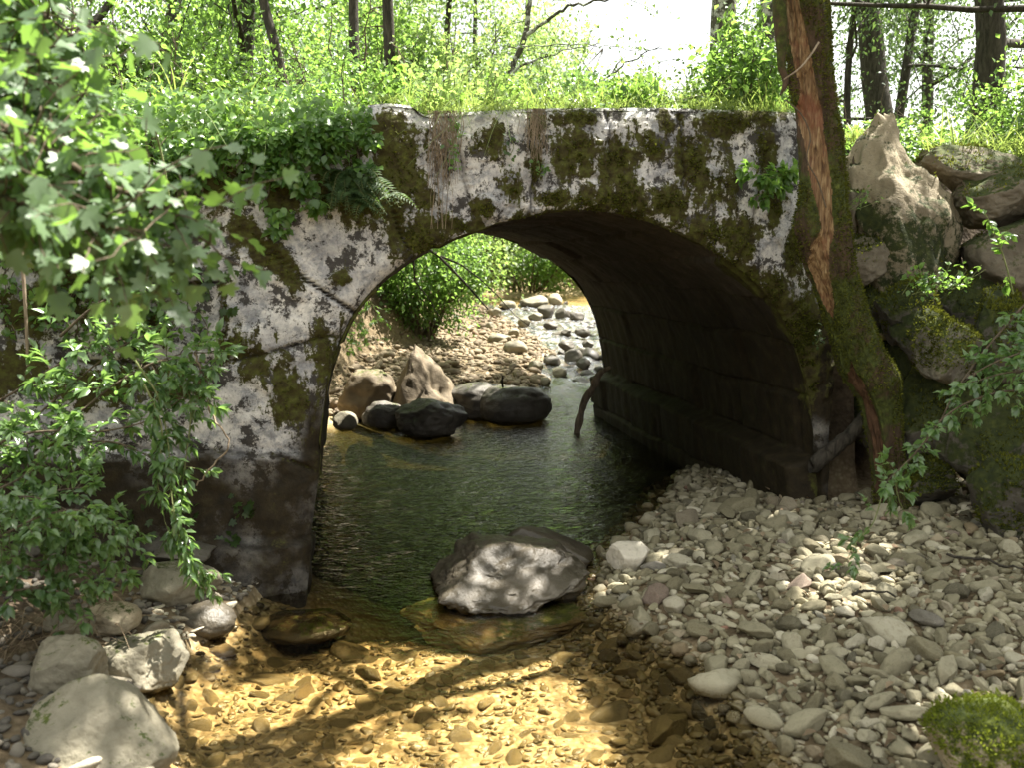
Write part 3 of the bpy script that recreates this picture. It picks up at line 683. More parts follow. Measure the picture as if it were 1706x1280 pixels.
def stem_plant(name, label, stems, leafmat, leaf=0.07, twig=0.16, every=0.07, per=5, radius=0.006, group=None, cat="shrub", barkmat=None, wfac=0.42, leaf_kind='oval', droop=0.25, spread=1.0, whorl=True):
    """leafy plant built along traced stems (world points): side twigs with leaf pairs and an end whorl"""
    base = stems[0][0]; root = thing(name, label, cat, base, group); tb, lv = Tubes(), Leaves()
    for S in stems:
        S = np.asarray(S, float); nn = max(int(np.linalg.norm(np.diff(S, axis=0), axis=1).sum() / 0.03), 6); Q, _, _ = catmull(S, nn) if len(S) > 2 else (np.linspace(S[0], S[1], nn), 0, 0)
        Q = Q + 0.006 * fbm(Q * 9 + 3, 2, 15)[:, None] * rvec()
        tb.add(Q, np.linspace(radius, radius * 0.3, nn), 6); T = unit(np.gradient(Q, axis=0))
        step = max(int(every / 0.03), 1)
        for j in range(step, nn, step):
            k_ = 1 if rng.random() < .62 else 2
            for _ in range(k_):
                dd = unit(0.5 * T[j] + spread * rvec() + np.array([0, 0, -droop * .4])); L = twig * rng.uniform(.5, 1.2)
                W, e = wander(Q[j], dd, L, 5, .15, -droop * .3); tb.add(W, np.linspace(radius * .35, radius * .12, 6), 4)
                for w in range(1, 6):
                    for sgn in (-1, 1):
                        if rng.random() < .12: continue
                        side = unit(np.cross(W[w] - W[w - 1], np.array([0, 0, 1.]) + .3 * rng.normal(size=3))) * sgn
                        lv.add(W[w], unit(side + .8 * unit(W[w] - W[w - 1]) + .3 * rng.normal(size=3) + np.array([0, 0, -droop])), unit(np.array([0, 0, 1.]) + .55 * rng.normal(size=3)), leaf * rng.uniform(.55, 1.1), wfac * rng.uniform(.8, 1.2), np.clip(rng.normal(.5, .28), 0, 1))
                if whorl:
                    for q in range(per):
                        lv.add(W[-1], unit(e + .9 * rvec() + np.array([0, 0, -droop * .6])), unit(np.array([0, 0, 1.]) + .5 * rng.normal(size=3)), leaf * rng.uniform(.7, 1.2), wfac, np.clip(rng.normal(.55, .28), 0, 1))
    tb.build("stems", barkmat or mat_greenstem, root); lv.build("foliage", leafmat, root, leaf_kind)
    return root
def blades(roots, dirs, lens, width, tint, bend=0.5, seg=5):
    """grass blades as curved tapering strips: arrays (V, F, tint)"""
    n = len(roots); s = np.linspace(0, 1, seg + 1)
    up = np.array([0, 0, 1.]); hd = unit(dirs * np.array([1, 1, 0]) + 1e-5)
    P = roots[:, None] + lens[:, None, None] * (s[None, :, None] * dirs[:, None] + (s ** 2)[None, :, None] * bend * (hd * .6 - up * .75)[:, None] * rng.uniform(.4, 1.3, (n, 1, 1)))
    side = unit(np.cross(hd, up)); w = width * np.array([1 - a ** 1.6 for a in s]) + 0.0004
    A = P - side[:, None] * w[None, :, None]; B = P + side[:, None] * w[None, :, None]
    V = np.stack([A, B], 2).reshape(n, -1, 3); k = 2 * (seg + 1)
    q = np.array([[2 * i, 2 * i + 1, 2 * i + 3, 2 * i + 2] for i in range(seg)]); F = (q[None] + (np.arange(n) * k)[:, None, None]).reshape(-1, 4)
    return V.reshape(-1, 3), F, np.repeat(tint, k)
def join(parts):
    V, F, T, n = [], [], [], 0
    for v_, f_, t_ in parts: V.append(v_); F.append(f_ + n); T.append(t_); n += len(v_)
    return np.concatenate(V), np.concatenate(F), np.concatenate(T)

# ---------------------------------------------------------------- rocks
_ico = {}
def ico(sub):
    if sub not in _ico:
        b = bmesh.new(); bmesh.ops.create_icosphere(b, subdivisions=sub, radius=1.0)
        V = np.array([v.co[:] for v in b.verts]); F = np.array([[v.index for v in f.verts] for f in b.faces]); b.free(); _ico[sub] = (V, F)
    return _ico[sub]
def rock_shape(seed, sub=5, cuts=7, rough=0.07, planes=(), flat=0.72, power=1.0):
    r = np.random.default_rng(seed); V, F = ico(sub); V = V.copy()
    for n, d in list(planes) + [(unit(r.normal(size=3)), r.uniform(flat - .08, flat + .16)) for _ in range(cuts)]:
        n = unit(np.array(n, float)); ex = V @ n - d; V = V - np.where(ex > 0, ex * 0.93, 0)[:, None] * n
    nn = unit(V); V = V + nn * (rough * fbm(V * 1.7 + seed * 3.1, 4, seed)[:, None] * 1.6 + rough * 0.35 * fbm(V * 6 + seed, 4, seed + 5)[:, None])
    if sub >= 4: V = V - nn * (rough * .55 * np.maximum(0, .22 - np.abs(fbm(V * 2.1 + seed * .7, 4, seed + 9)))[:, None] * 2.2 + rough * .22 * np.abs(fbm(V * 11 + seed, 3, seed + 11))[:, None])
    V /= np.abs(V).max(axis=0)
    return V, F
def rotz(V, a):
    c, s = math.cos(a), math.sin(a); return V @ np.array([[c, s, 0], [-s, c, 0], [0, 0, 1]])
def rotm(V, a, b, c):
    return V @ np.array(Matrix.Rotation(a, 3, 'X') @ Matrix.Rotation(b, 3, 'Y') @ Matrix.Rotation(c, 3, 'Z')).T
def rock(name, label, cat, px, z0, mat, seed, depth=0.9, group=None, sub=5, cuts=7, rough=0.07, planes=(), rot=0.0, yat=None, sink=0.12, flat=0.72, tilt=(0, 0), shape=None, ztop=None):
    """px = (x0, x1, top, base) in the photo; the base sits at height z0 (or at distance yat)"""
    x0, x1, yt, yb = px
    b = at_z((x0 + x1) / 2, yb, z0) if yat is None else at_y((x0 + x1) / 2, yb, yat)
    dist = b[1] * cp + (CAM_H - b[2]) * sp
    w = (x1 - x0) / F_PX * dist; dep = w * depth
    t = at_y((x0 + x1) / 2, yt, b[1] + dep * 0.45); h = max(t[2] - b[2], 0.03)
    if ztop is not None: t = np.array([t[0], t[1], ztop]); h = ztop - b[2]
    V, F = rock_shape(seed, sub, cuts, rough, planes, flat) if shape is None else shape
    V = rotz(rotm(V, tilt[0], tilt[1], 0), rot); lo_, hi_ = V.min(0), V.max(0); V = (V - (lo_ + hi_) / 2) / ((hi_ - lo_) / 2)
    lo = b[2] - sink * h; V = V * np.array([w / 2, dep / 2, (t[2] - lo) / 2]) + np.array([0, 0, (t[2] + lo) / 2 - b[2]])
    loc = b + np.array([0, dep * 0.46, 0])
    o = mk(name, V + loc, F, mat, None, loc)
    return tag(o, label, cat, group)

R = rock
# in the pool in front
R("boulder", "low dark wet boulder lying in the shallow water before the arch", "boulder", (700, 990, 912, 1028), -0.02, mat_slab, 101, 0.85, planes=[((0.1, -0.62, 0.78), 0.22), ((0.05, .0, 1), .42), ((-.8, -.1, .6), .42)], cuts=7, sub=6, rough=0.17, sink=0.5)
R("boulder", "pointed grey block behind the low wet boulder, rising from the pool", "boulder", (838, 992, 874, 945), 0.0, mat_slab, 102, 0.6, planes=[((.55, -.1, .83), .34), ((0, -1, .25), .45)], cuts=4, rough=0.07, sink=0.6)
R("boulder", "tan slab under the water at the foot of the low wet boulder", "boulder", (648, 1010, 1022, 1086), -0.09, mat_tan, 103, 0.75, planes=[((0, -.25, .97), .35), ((.6, -.8, 0), .62), ((-.75, -.65, 0), .66)], cuts=8, sub=6, rough=0.10, sink=0.8, ztop=-0.012)
R("boulder", "white sunlit angular boulder at the edge of the gravel beside the wet boulder", "boulder", (1013, 1086, 903, 957), 0.06, stone_mat("white_rock", [(0.3, (0.46, 0.41, 0.33)), (0.7, (0.62, 0.57, 0.48))], 'obj', 0.7), 104, 0.8, cuts=12, rough=0.06, flat=.56)
R("boulder", "smooth brown boulder fully under the shallow water near the bridge pier", "boulder", (415, 575, 1003, 1082), -0.12, mat_dark, 105, 0.9, cuts=3, rough=0.05, sink=0.3, ztop=-0.025)
# on the bank at the lower left
R("boulder", "large smooth pale boulder with a light lichen spot, nearest on the stony bank", "boulder", (-2, 262, 1140, 1345), 0.0, mat_grey, 106, 0.85, cuts=5, rough=0.06, sub=6, planes=[((.7, -.2, .65), .62), ((-.2, -.5, .8), .72)])
R("boulder", "pale ridged boulder standing behind the large smooth one", "boulder", (30, 162, 1062, 1200), 0.08, mat_grey, 107, 0.7, cuts=8, rough=0.09, sub=6)
R("boulder", "grey boulder with a dark wet side dipping into the amber water", "boulder", (138, 290, 1062, 1172), -0.01, mat_grey, 108, 0.9, cuts=8, rough=0.09, sub=6, planes=[((.75, -.5, .3), .55), ((-.15, -.1, .95), .6)])
R("boulder", "shiny wet rounded boulder alone at the water edge below the pier", "boulder", (278, 384, 1004, 1078), -0.02, mat_slab, 109, 0.9, cuts=3, rough=0.06)
R("boulder", "dappled grey boulder under the hanging leafy spray at the pier foot", "boulder", (206, 354, 940, 1022), 0.10, mat_grey, 110, 0.8, cuts=6, rough=0.07)
R("boulder", "small flat brown boulder between the dappled boulder and the leaves", "boulder", (126, 220, 1006, 1064), 0.14, mat_tan, 111, 0.9, cuts=6)
R("boulder", "small speckled boulder half hidden by the low shrub leaves", "boulder", (60, 142, 1014, 1072), 0.2, mat_grey, 112, 0.9, cuts=6)
R("boulder", "little stone lying in amber shallows next to the shiny wet boulder", "stone", (228, 262, 1050, 1076), -0.01, mat_tan, 113, 0.9, cuts=6, sub=4)
R("boulder", "dark ledge stone at the bottom of the pier behind the dappled boulder", "boulder", (225, 345, 905, 950), 0.22, mat_dark, 114, 0.7, cuts=7)
R("boulder", "mossy boulder with vivid green moss at the near corner of the gravel", "boulder", (1590, 1790, 1172, 1330), 0.16, stone_mat("bright_moss_rock", TANR, 'obj', 0.8, 0.52, wet=False), 115, 0.95, cuts=4, rough=0.07, sub=6)
# beyond the arch
mat_brown = stone_mat('brown_rock', [(0.3, (0.075, 0.055, 0.032)), (0.5, (0.15, 0.115, 0.07)), (0.7, (0.25, 0.20, 0.13))], 'obj', 0.75, 0.16, lich=.6, dust=(.22, .18, .12))
R("boulder", "rough tan boulder by the bank at the far mouth of the arch", "boulder", (556, 664, 614, 700), 0.02, mat_brown, 121, 0.8, cuts=6, rough=0.12)
R("boulder", "tall pointed tan rock standing above the other stones past the arch", "boulder", (648, 772, 572, 706), 0.01, mat_brown, 122, 0.7, cuts=7, rough=0.15, planes=[((.70, -.2, .60), .36), ((-.90, -.1, .36), .40), ((.1, -.75, .5), .46)], sink=.25)
R("boulder", "black wet boulder in front of the tall pointed rock", "boulder", (652, 778, 666, 734), 0.0, mat_dark, 123, 0.8, cuts=5, rough=0.15, flat=.8)
R("boulder", "low dark boulder squeezed between the tan and the pointed rocks", "boulder", (598, 676, 668, 718), 0.0, mat_dark, 124, 0.8, cuts=4, rough=0.11, flat=.82)
R("boulder", "long dark boulder behind the domed black one past the arch", "boulder", (738, 862, 637, 702), 0.0, mat_dark, 125, 0.7, cuts=4, rough=0.10, flat=.84)
R("boulder", "domed black boulder at the pool edge with a twig on top", "boulder", (794, 922, 643, 710), -0.01, mat_dark, 126, 0.8, cuts=3, rough=0.09, flat=.86)
R("boulder", "small pale stone in the water by the pier, past the arch", "stone", (552, 594, 686, 720), 0.0, mat_grey, 127, 0.9, cuts=7, sub=4)
R("boulder", "pale round boulder at the edge of the rapids on the gravel beach", "boulder", (838, 880, 566, 592), 0.20, mat_grey, 128, 0.8, cuts=5, sub=4)
R("boulder", "flat grey boulder just upstream of the pale round one", "boulder", (812, 852, 554, 576), 0.24, mat_grey, 129, 0.8, cuts=5, sub=4)
R("boulder", "sunlit whitish boulder at the head of the rapids", "boulder", (912, 938, 488, 512), 0.46, mat_tan, 130, 0.9, cuts=5, sub=4)
R("boulder", "grey boulder against the whitish one at the head of the rapids", "boulder", (866, 915, 491, 514), 0.45, mat_grey, 131, 0.9, cuts=6, sub=4)
R("boulder", "mossy pale boulder on the far shore of the upper pool", "boulder", (914, 968, 468, 490), 0.50, mat_tan, 132, 0.9, cuts=6, sub=4)
for i, (x0, x1, y0, y1, z, mm) in enumerate([(895, 925, 507, 530, .38, 0), (925, 952, 512, 532, .36, 0), (880, 905, 520, 534, .36, 1), (950, 975, 518, 536, .34, 0), (905, 930, 535, 549, .30, 0), (958, 985, 545, 562, .26, 0), (930, 958, 566, 584, .20, 0), (940, 972, 580, 606, .12, 0), (905, 935, 592, 612, .12, 0),
      (960, 985, 596, 616, .10, 0), (920, 945, 612, 630, .06, 1), (862, 884, 528, 545, .36, 1), (832, 860, 500, 516, .46, 1), (815, 836, 512, 528, .44, 1), (808, 824, 536, 550, .34, 1), (880, 906, 600, 618, .13, 1), (900, 918, 628, 644, .06, 1), (846, 866, 546, 560, .32, 1), (970, 990, 565, 580, .2, 0), (935, 952, 548, 558, .28, 0)]):
    R("rapids_stone", ["dark wet stone breaking the white water of the rapids", "pale dry stone lying along the rim of the rapids"][mm], "stone", (x0, x1, y0, y1), z, [mat_dark, mat_grey][mm], 140 + i, 0.9, ["dark stones in the rapids", "pale stones beside the rapids"][mm], sub=4, cuts=6)
# dry boulder wall right of the bridge
WB = "boulder"
def tri_shape():
    V, F = rock_shape(151, 6, 9, 0.12, [((.1, -.9, .2), .55), ((-.35, -.8, .5), .55), ((.30, -.7, .6), .55)], .68)
    lo_, hi_ = V.min(0), V.max(0); V = (V - (lo_ + hi_) / 2) / ((hi_ - lo_) / 2)
    zz = 1 - 2 * (np.array([560, 470, 420, 350, 300, 262, 240, 215, 190]) - 190) / 370.
    xl = np.interp(V[:, 2], zz, (np.array([1450, 1442, 1425, 1405, 1407, 1424, 1434, 1460, 1478]) - 1526) / 122.)
    xr = np.interp(V[:, 2], zz, (np.array([1640, 1646, 1648, 1640, 1606, 1576, 1556, 1546, 1530]) - 1526) / 122.)
    ws = np.maximum(np.sqrt(np.clip(1 - np.abs(V[:, 2]) ** 3, 0, 1)), .22)
    V[:, 0] = (xl + xr) / 2 + (xr - xl) / 2 * np.clip(V[:, 0] / ws, -1.05, 1.05)
    V[:, 1] *= np.interp(V[:, 2], [-1, .2, 1], [1.0, 1.0, .75]); V += .07 * fbm(V * 2.4 + 7, 4, 152)[:, None] * unit(V) + .03 * np.abs(fbm(V * 5, 3, 153))[:, None] * unit(V)
    return V, F
mat_tilt = stone_mat('tilted_rock', [(0.3, (0.13, 0.105, 0.065)), (0.5, (0.24, 0.20, 0.13)), (0.7, (0.38, 0.32, 0.22))], 'obj', .85, .26, wet=False, mossk=.45, mossattr=True, lich=.6, dust=(.28, .23, .16))
tb_ = R(WB, "big tilted angular boulder with a sunlit crest beside the leaning tree", WB, (1404, 1648, 186, 560), 0, mat_tilt, 151, 0.85, yat=5.95, shape=tri_shape(), sink=.05)
q_ = np.empty(len(tb_.data.vertices) * 3, np.float32); tb_.data.vertices.foreach_get('co', q_); q_ = q_.reshape(-1, 3).astype(float); zr = (q_[:, 2] - q_[:, 2].min()) / np.ptp(q_[:, 2])
at_ = tb_.data.attributes.new('mossmask', 'FLOAT', 'POINT'); at_.data.foreach_set('value', (smooth(.66, .46, zr + .12 * fbm(q_ * 4, 4, 61) - .25 * np.clip(-q_[:, 0] - .1, 0, 1))).astype(np.float32))
for i, (lab, px, yat, mt, kw) in enumerate([
    ("flat topped pale boulder right of the crest, under the tall grass", (1562, 1712, 240, 318), 6.15, mat_wall, {}),
    ("dark little stone wedged behind the sunlit crest", (1536, 1592, 246, 300), 6.5, mat_wall, {}),
    ("broad grey boulder below the flat topped one at the wall end", (1618, 1800, 272, 372), 5.95, mat_wall, {}),
    ("blunt grey boulder carrying the broad one, behind the thin sapling", (1640, 1830, 340, 500), 5.75, mat_wall, {}),
    ("dark square block between the leaning trunk and the big tilted boulder", (1396, 1480, 300, 420), 6.1, mat_wall, {}),
    ("grey wedge shaped block low behind the leaning trunk", (1398, 1502, 380, 480), 5.95, mat_wall, {}),
    ("small dark block under the grey wedge behind the trunk", (1420, 1520, 470, 580), 6.0, mat_wallmoss, {}),
    ("moss cushioned boulder with seedlings on top below the tilted boulder", (1470, 1612, 462, 580), 5.55, mat_wallmoss, {}),
    ("rounded boulder wholly clad in moss, in the middle of the heap", (1500, 1650, 505, 640), 5.4, mat_wallmoss, {}),
    ("rounded moss capped boulder with a bare pale flank", (1546, 1652, 525, 640), 5.1, stone_mat("half_moss_rock", DARKR, 'obj', .85, .50, wet=False), {}),
    ("tall moss green boulder at the wall end behind the bramble", (1634, 1760, 476, 640), 5.2, mat_wallmoss, {}),
    ("dark shaded boulder at the foot of the wall behind the trunk base", (1500, 1640, 600, 790), 5.35, mat_wallmoss, {}),
    ("wide dark boulder under the bramble stems", (1590, 1760, 620, 850), 5.1, mat_wallmoss, {}),
    ("low dark boulder resting on the gravel beside the trunk foot", (1500, 1610, 760, 850), 5.3, mat_wallmoss, {}),
    ("dark boulder at the wall end where the gravel stops", (1640, 1790, 760, 920), 4.7, mat_wallmoss, {}),
    ("dark block filling the wall behind the moss capped boulder", (1560, 1720, 440, 620), 5.9, mat_wallmoss, {}),
    ("dark block low in the wall behind the trunk", (1400, 1540, 560, 780), 6.05, mat_wallmoss, {}),
    ("dark block at the back of the wall above the moss", (1480, 1660, 400, 560), 6.3, mat_wallmoss, {})]):
    R(WB, lab, WB, px, 0, mt, 160 + i, 0.9, "boulders of the dry wall", yat=yat, cuts=7, rough=.11, sub=6, sink=.06, flat=.62)

def moss_on(o, n, size=.02, thr=.0, nz_min=.05):
    me = o.data; P = np.empty(len(me.vertices) * 3, np.float32); me.vertices.foreach_get("co", P); P = P.reshape(-1, 3).astype(float)
    N = np.empty(len(me.vertices) * 3, np.float32); me.vertices.foreach_get("normal", N); N = N.reshape(-1, 3).astype(float)
    i = rng.integers(0, len(P), n); p, nn = P[i] + rng.normal(size=(n, 3)) * .008, N[i]; k = (nn[:, 2] * .5 + fbm(p * 6 + 3, 4, 401) > thr) & (nn[:, 2] > nz_min - .4)
    p, nn = p[k], nn[k]; q = len(p); lv = Leaves(); lv.add(p + np.array(o.location), unit(nn + .75 * rvec(q) + np.array([0, 0, .2])), rvec(q), size * rng.uniform(.5, 1.5, q), .5, np.clip(.4 + .5 * fbm(p * 7, 3, 402) + .22 * rng.normal(size=q), 0, 1))
    kind(lv.build("moss", L_LIME if o.data.materials[0].name == "bright_moss_rock" else L_MOSS, o), "stuff")
for o in list(C.objects):
    if o.type == 'MESH' and o.get("category") == "boulder" and o.data.materials[0] in (mat_wallmoss,): moss_on(o, 5200, .018, .12)
    elif o.type == 'MESH' and o.get("category") == "boulder" and o.data.materials[0].name in ("half_moss_rock", "bright_moss_rock"): moss_on(o, 8000, .013, .10)
    elif o.type == 'MESH' and o.get("category") == "boulder" and o.data.materials[0] in (mat_wall, mat_tilt): moss_on(o, 3500, .016, .48)

# ---------------------------------------------------------------- cobbles and pebbles
def variants(name, mats, n, seed, flatr):
    r = np.random.default_rng(seed); out = []
    for i in range(n):
        V, F = rock_shape(seed + i, mats or 3, r.integers(5, 15), r.uniform(.04, .13), (), r.uniform(.52, .80))
        V = V * np.array([1, r.uniform(.50, .88), r.uniform(*flatr)]); out.append((V, F))
    return out
COB = variants("cobble", None, 18, 900, (.42, .70)); BED = variants("bed", None, 18, 950, (.22, .50))
def scatter(n, sizes, region, overlap=0.80, tries=30):
    """dart throwing, largest first: region(x, y) gives density 0..1; returns x, y, r"""
    r = np.random.default_rng(44); sizes = np.sort(sizes)[::-1]; cell = 0.22; G = {}; out = []
    (xa, xb), (ya, yb), fn = region
    for s in sizes:
        for _ in range(tries):
            x = r.uniform(xa, xb); y = ya + (yb - ya) * r.random() ** 1.25
            if r.random() > fn(x, y): continue
            i, j = int(x // cell), int(y // cell); ok = True
            for a in (-1, 0, 1):
                for b_ in (-1, 0, 1):
                    for (qx, qy, qs) in G.get((i + a, j + b_), ()):
                        if (qx - x) ** 2 + (qy - y) ** 2 < (overlap * (qs + s)) ** 2: ok = False; break
                    if not ok: break
                if not ok: break
            if ok:
                G.setdefault((i, j), []).append((x, y, s)); out.append((x, y, s)); break
    return np.array(out)
bar_x = lambda y: np.interp(y, BAR_Y, BAR_X)
def bar_region(x, y):
    f = y - face_y(x); d = x - bar_x(y)
    if d < -0.28 or x > 3.3 or (f > 0 and x + .19 * f > 1.85): return 0
    if x > 2.2 and f > -0.0: return 0
    if 0.34 < y - 0 and abs(x - 2.2) < .16 and abs(y - 5.5) < .12: return 0
    return 1.0 if d > 0 else 0.45
sz = np.concatenate([rng.uniform(.075, .10, 26), rng.uniform(.05, .075, 170), rng.uniform(.034, .05, 620), rng.uniform(.022, .034, 1900)])
cob = scatter(len(sz), sz, ((0.2, 3.3), (2.5, 7.6), bar_region), .74, 25)
cz = terrain(cob[:, 0], cob[:, 1])
def shown(x, y, z, r):
    u, v_, d = project(np.stack([x, y, z], -1)); ok = (u > -30) & (u < 1736) & (v_ < 1310) & (d > 0); return np.where(ok, r / d, 0)
order = np.argsort(-shown(cob[:, 0], cob[:, 1], cz, cob[:, 2]))
COB_ME = []
def place_stones(name, label, cat, group, tpl, mat, data, zs, idxs, lift, rr, tilt=.35):
    meshes = []
    for V, F in tpl:
        o = mk(name, V, F, mat, None, (0, 0, 0)); meshes.append(o)
    used = set()
    for k, i in enumerate(idxs):
        x, y, s = data[i]; v_ = int(rr.integers(len(tpl)))
        src = meshes[v_]
        if v_ not in used: o = src; used.add(v_)
        else: o = src.copy(); C.objects.link(o)
        o.location = (float(x), float(y), float(zs[i] + s * lift)); o.scale = (float(s * 1.12 * rr.uniform(.85, 1.3)), float(s * 1.12 * rr.uniform(.72, 1.1)), float(s * 1.12 * rr.uniform(.7, 1.15)))
        o.rotation_euler = (rr.normal() * tilt, rr.normal() * tilt, rr.uniform(0, 6.28)); tag(o, label, cat, group)
    for v_, o in enumerate(meshes):
        if v_ not in used: bpy.data.objects.remove(o)
def stone_mass(name, tpl, mat, data, zs, idxs, lift, rr, tilt=.4, extra=None):
    V, F, T, n = [], [], [], 0
    for i in idxs:
        x, y, s = data[i]; v_, f_ = tpl[int(rr.integers(len(tpl)))]
        w = rotm(v_, rr.normal() * tilt, rr.normal() * tilt, 0); w = rotz(w * np.array([rr.uniform(.85, 1.3), rr.uniform(.72, 1.1), rr.uniform(.75, 1.1)]), rr.uniform(0, 6.28)) * s * 1.12 + np.array([x, y, zs[i] + s * lift])
        V.append(w); F.append(f_ + n); T.append(np.full(len(w), rr.random())); n += len(w)
    return kind(mk(name, np.concatenate(V), np.concatenate(F), mat, None, None, dict(tint=np.concatenate(T))), "stuff")
def low_variants(n, seed, fl):
    r = np.random.default_rng(seed); out = []
    for i in range(n):
        V, F = rock_shape(seed + i, 2, 4, .05, (), .8); out.append((V * np.array([1, r.uniform(.6, .9), r.uniform(*fl)]), F))
    return out
LOW = low_variants(10, 700, (.4, .75))
rr = np.random.default_rng(71)
place_stones("cobble", "pale rounded cobble in the dry gravel bar beside the pool", "cobble", "cobbles of the gravel bar", variants("cobble", 4, 22, 1200, (.42, .72)), mat_cobble, cob, cz, order[:285], .36, rr)
stone_mass("gravel", COB, mat_pebble, cob, cz, order[285:1500], .34, rr)
stone_mass("fine_gravel", LOW, mat_pebble, cob, cz, order[1500:], .32, rr)
peb = np.stack([rr.uniform(.1, 3.3, 9000), 2.5 + 5.0 * rr.random(9000) ** 1.2, rr.uniform(.009, .022, 9000)], -1)
peb = peb[[bar_region(x, y) > .2 for x, y, _ in peb]]; pz = terrain(peb[:, 0], peb[:, 1])
stone_mass("pebbles", low_variants(5, 730, (.4, .8)), mat_pebble, peb, pz, range(len(peb)), .3, rr)
# stones on the bed under the shallow water and along the left bank
def bed_region(x, y):
    f = y - face_y(x); d = x - bar_x(y); l = x - np.interp(y, LB_Y, LB_X)
    return 1.0 if (l > -.25 and d < .12 and f < -.1) else 0
sz = np.concatenate([rng.uniform(.08, .14, 16), rng.uniform(.045, .08, 80), rng.uniform(.024, .045, 330), rng.uniform(.010, .024, 2600)])
bed = scatter(len(sz), sz, ((-1.9, 1.1), (2.4, 5.4), bed_region), .76, 20); bz = terrain(bed[:, 0], bed[:, 1]); ob = np.argsort(-shown(bed[:, 0], bed[:, 1], bz, bed[:, 2]))
place_stones("streambed_stone", "flat amber stone lying under the clear shallow water", "stone", "stones on the stream bed", BED, mat_bedstone, bed, bz, ob[:170], -.06, rr, .2)
stone_mass("streambed_gravel", BED, mat_bedpebble, bed, bz, ob[170:], .0, rr, .25)
lbk = np.stack([rr.uniform(-3.0, -1.0, 1500), rr.uniform(2.5, 4.9, 1500), np.exp(rr.normal(-3.9, .35, 1500))], -1)
lbk = lbk[(np.interp(lbk[:, 1], LB_Y, LB_X) - lbk[:, 0] > -.05) & (lbk[:, 1] < face_y(lbk[:, 0]) - .02)]
stone_mass("bank_gravel", LOW, stone_mat("bank_pebble", DARKR, 'attr', .8, dust=(.15, .13, .09)), lbk, terrain(lbk[:, 0], lbk[:, 1]), range(len(lbk)), .25, rr)
# gravel beach beyond the arch
n = 9000; bx = rr.uniform(-3.8, 1.2, n); by = 10.2 + 15 * rr.random(n) ** 1.3; bs = np.exp(rr.normal(-3.45, .42, n))
hz = terrain(bx, by) - water_z(by); k = (hz > -0.05) & (hz < 0.42); bch = np.stack([bx, by, bs], -1)[k]
stone_mass("beach_gravel", LOW, stone_mat("beach_pebble", [(0, (.085, .060, .034)), (.4, (.15, .115, .07)), (.8, (.24, .195, .13)), (1, (.15, .09, .05))], 'attr', .8, dust=(.20, .16, .10)), bch, terrain(bch[:, 0], bch[:, 1]), range(len(bch)), .3, rr)
n = 900; q_ = np.stack([rr.uniform(-1.5, 3.2, n), rr.uniform(11.8, 26, n), np.exp(rr.normal(-2.75, .45, n))], -1); hz = terrain(q_[:, 0], q_[:, 1]) - water_z(q_[:, 1])
q_ = q_[(hz < .02) & (fbm(np.c_[q_[:, :2] * .9, q_[:, 2] * 0], 3, 88) > -.05)]
stone_mass("rapids_gravel", COB, stone_mat("rapids_pebble", DARKR, 'attr', .5, dust=(.10, .09, .07)), q_, water_z(q_[:, 1]) - .06, range(len(q_)), .25, rr)
# driftwood under the arch
P = np.array([at_y(960, 684, 9.3), at_y(976, 664, 9.2), at_y(990, 643, 9.1), at_y(997, 625, 9.05), at_y(1016, 612, 9.0)]); P[0, 2] = -0.05
Q, _, _ = catmull(P, 20); V, F = tube(Q + .012 * fbm(Q * 6, 2, 8)[:, None], np.interp(np.arange(20), [0, 8, 14, 19], [.036, .034, .04, .014]) * (1 + .10 * rng.normal(size=20)), 10)
tag(mk("driftwood", V, F, mat_drift, None, P[0]), "crooked grey driftwood branch leaning from the pool onto the vault wall", "branch")
P = np.array([at_y(1352, 778, 5.75), at_y(1385, 752, 5.72), at_y(1415, 726, 5.7), at_y(1445, 690, 5.75)]); Q, _, _ = catmull(P, 24); V, F = tube(Q + .005 * rng.normal(size=Q.shape), np.linspace(.05, .04, 24), 12)
tag(mk("log", V, F, mat_bark, None, P[0]), "dark log propped against the bridge foot behind the leaning trunk", "log")
P = np.array([at_y(838, 646, 9.55), at_y(836, 636, 9.55), at_y(838, 626, 9.55)]); V, F = tube(P, np.array([.012, .012, .008]), 6)
tag(mk("twig", V, F, mat_bark, None, P[0]), "short upright dead twig on top of the domed black boulder", "twig")

# ---------------------------------------------------------------- the leaning mossy tree with its torn bark
TR = [(1322, -160, 4.95, 84), (1330, -60, 5.0, 90), (1338, 0, 5.02, 92), (1348, 100, 5.08, 90), (1362, 200, 5.12, 86), (1371, 300, 5.16, 96), (1374, 380, 5.2, 104), (1386, 450, 5.24, 98), (1408, 520, 5.29, 90), (1436, 600, 5.34, 96), (1462, 660, 5.38, 84), (1474, 740, 5.41, 70), (1483, 800, 5.43, 64), (1489, 845, 5.44, 84), (1493, 885, 5.44, 130)]
TP = np.array([at_y(x, y, Y_) for x, y, Y_, _ in TR]); TRr = np.array([w * .72 / 2 / F_PX * Y_ for _, _, Y_, w in TR])
tc, td, tt_ = catmull(TP, 620); tr_ = np.interp(tt_, td, TRr); K = 170
T = unit(np.gradient(tc, axis=0)); A = unit(np.cross(T, np.array([0, 1.0, 0]))); B = np.cross(T, A); th = np.arange(K) * 2 * PI / K
ringd = np.cos(th)[None, :, None] * A[:, None] + np.sin(th)[None, :, None] * B[:, None]
V0 = tc[:, None] + tr_[:, None, None] * ringd
un, vn, _ = project(V0); facing = (ringd * unit(np.array([0, 0, 1.5]) - V0)).sum(-1) > 0.05
WOOD = [(1312, -160, 9), (1318, -40, 12), (1322, 20, 15), (1330, 80, 17), (1345, 150, 19), (1352, 200, 21), (1362, 260, 21), (1370, 320, 17), (1374, 350, 14), (1376, 380, 13), (1366, 410, 17), (1364, 440, 20), (1374, 480, 17), (1382, 505, 10), (1388, 535, 0)]
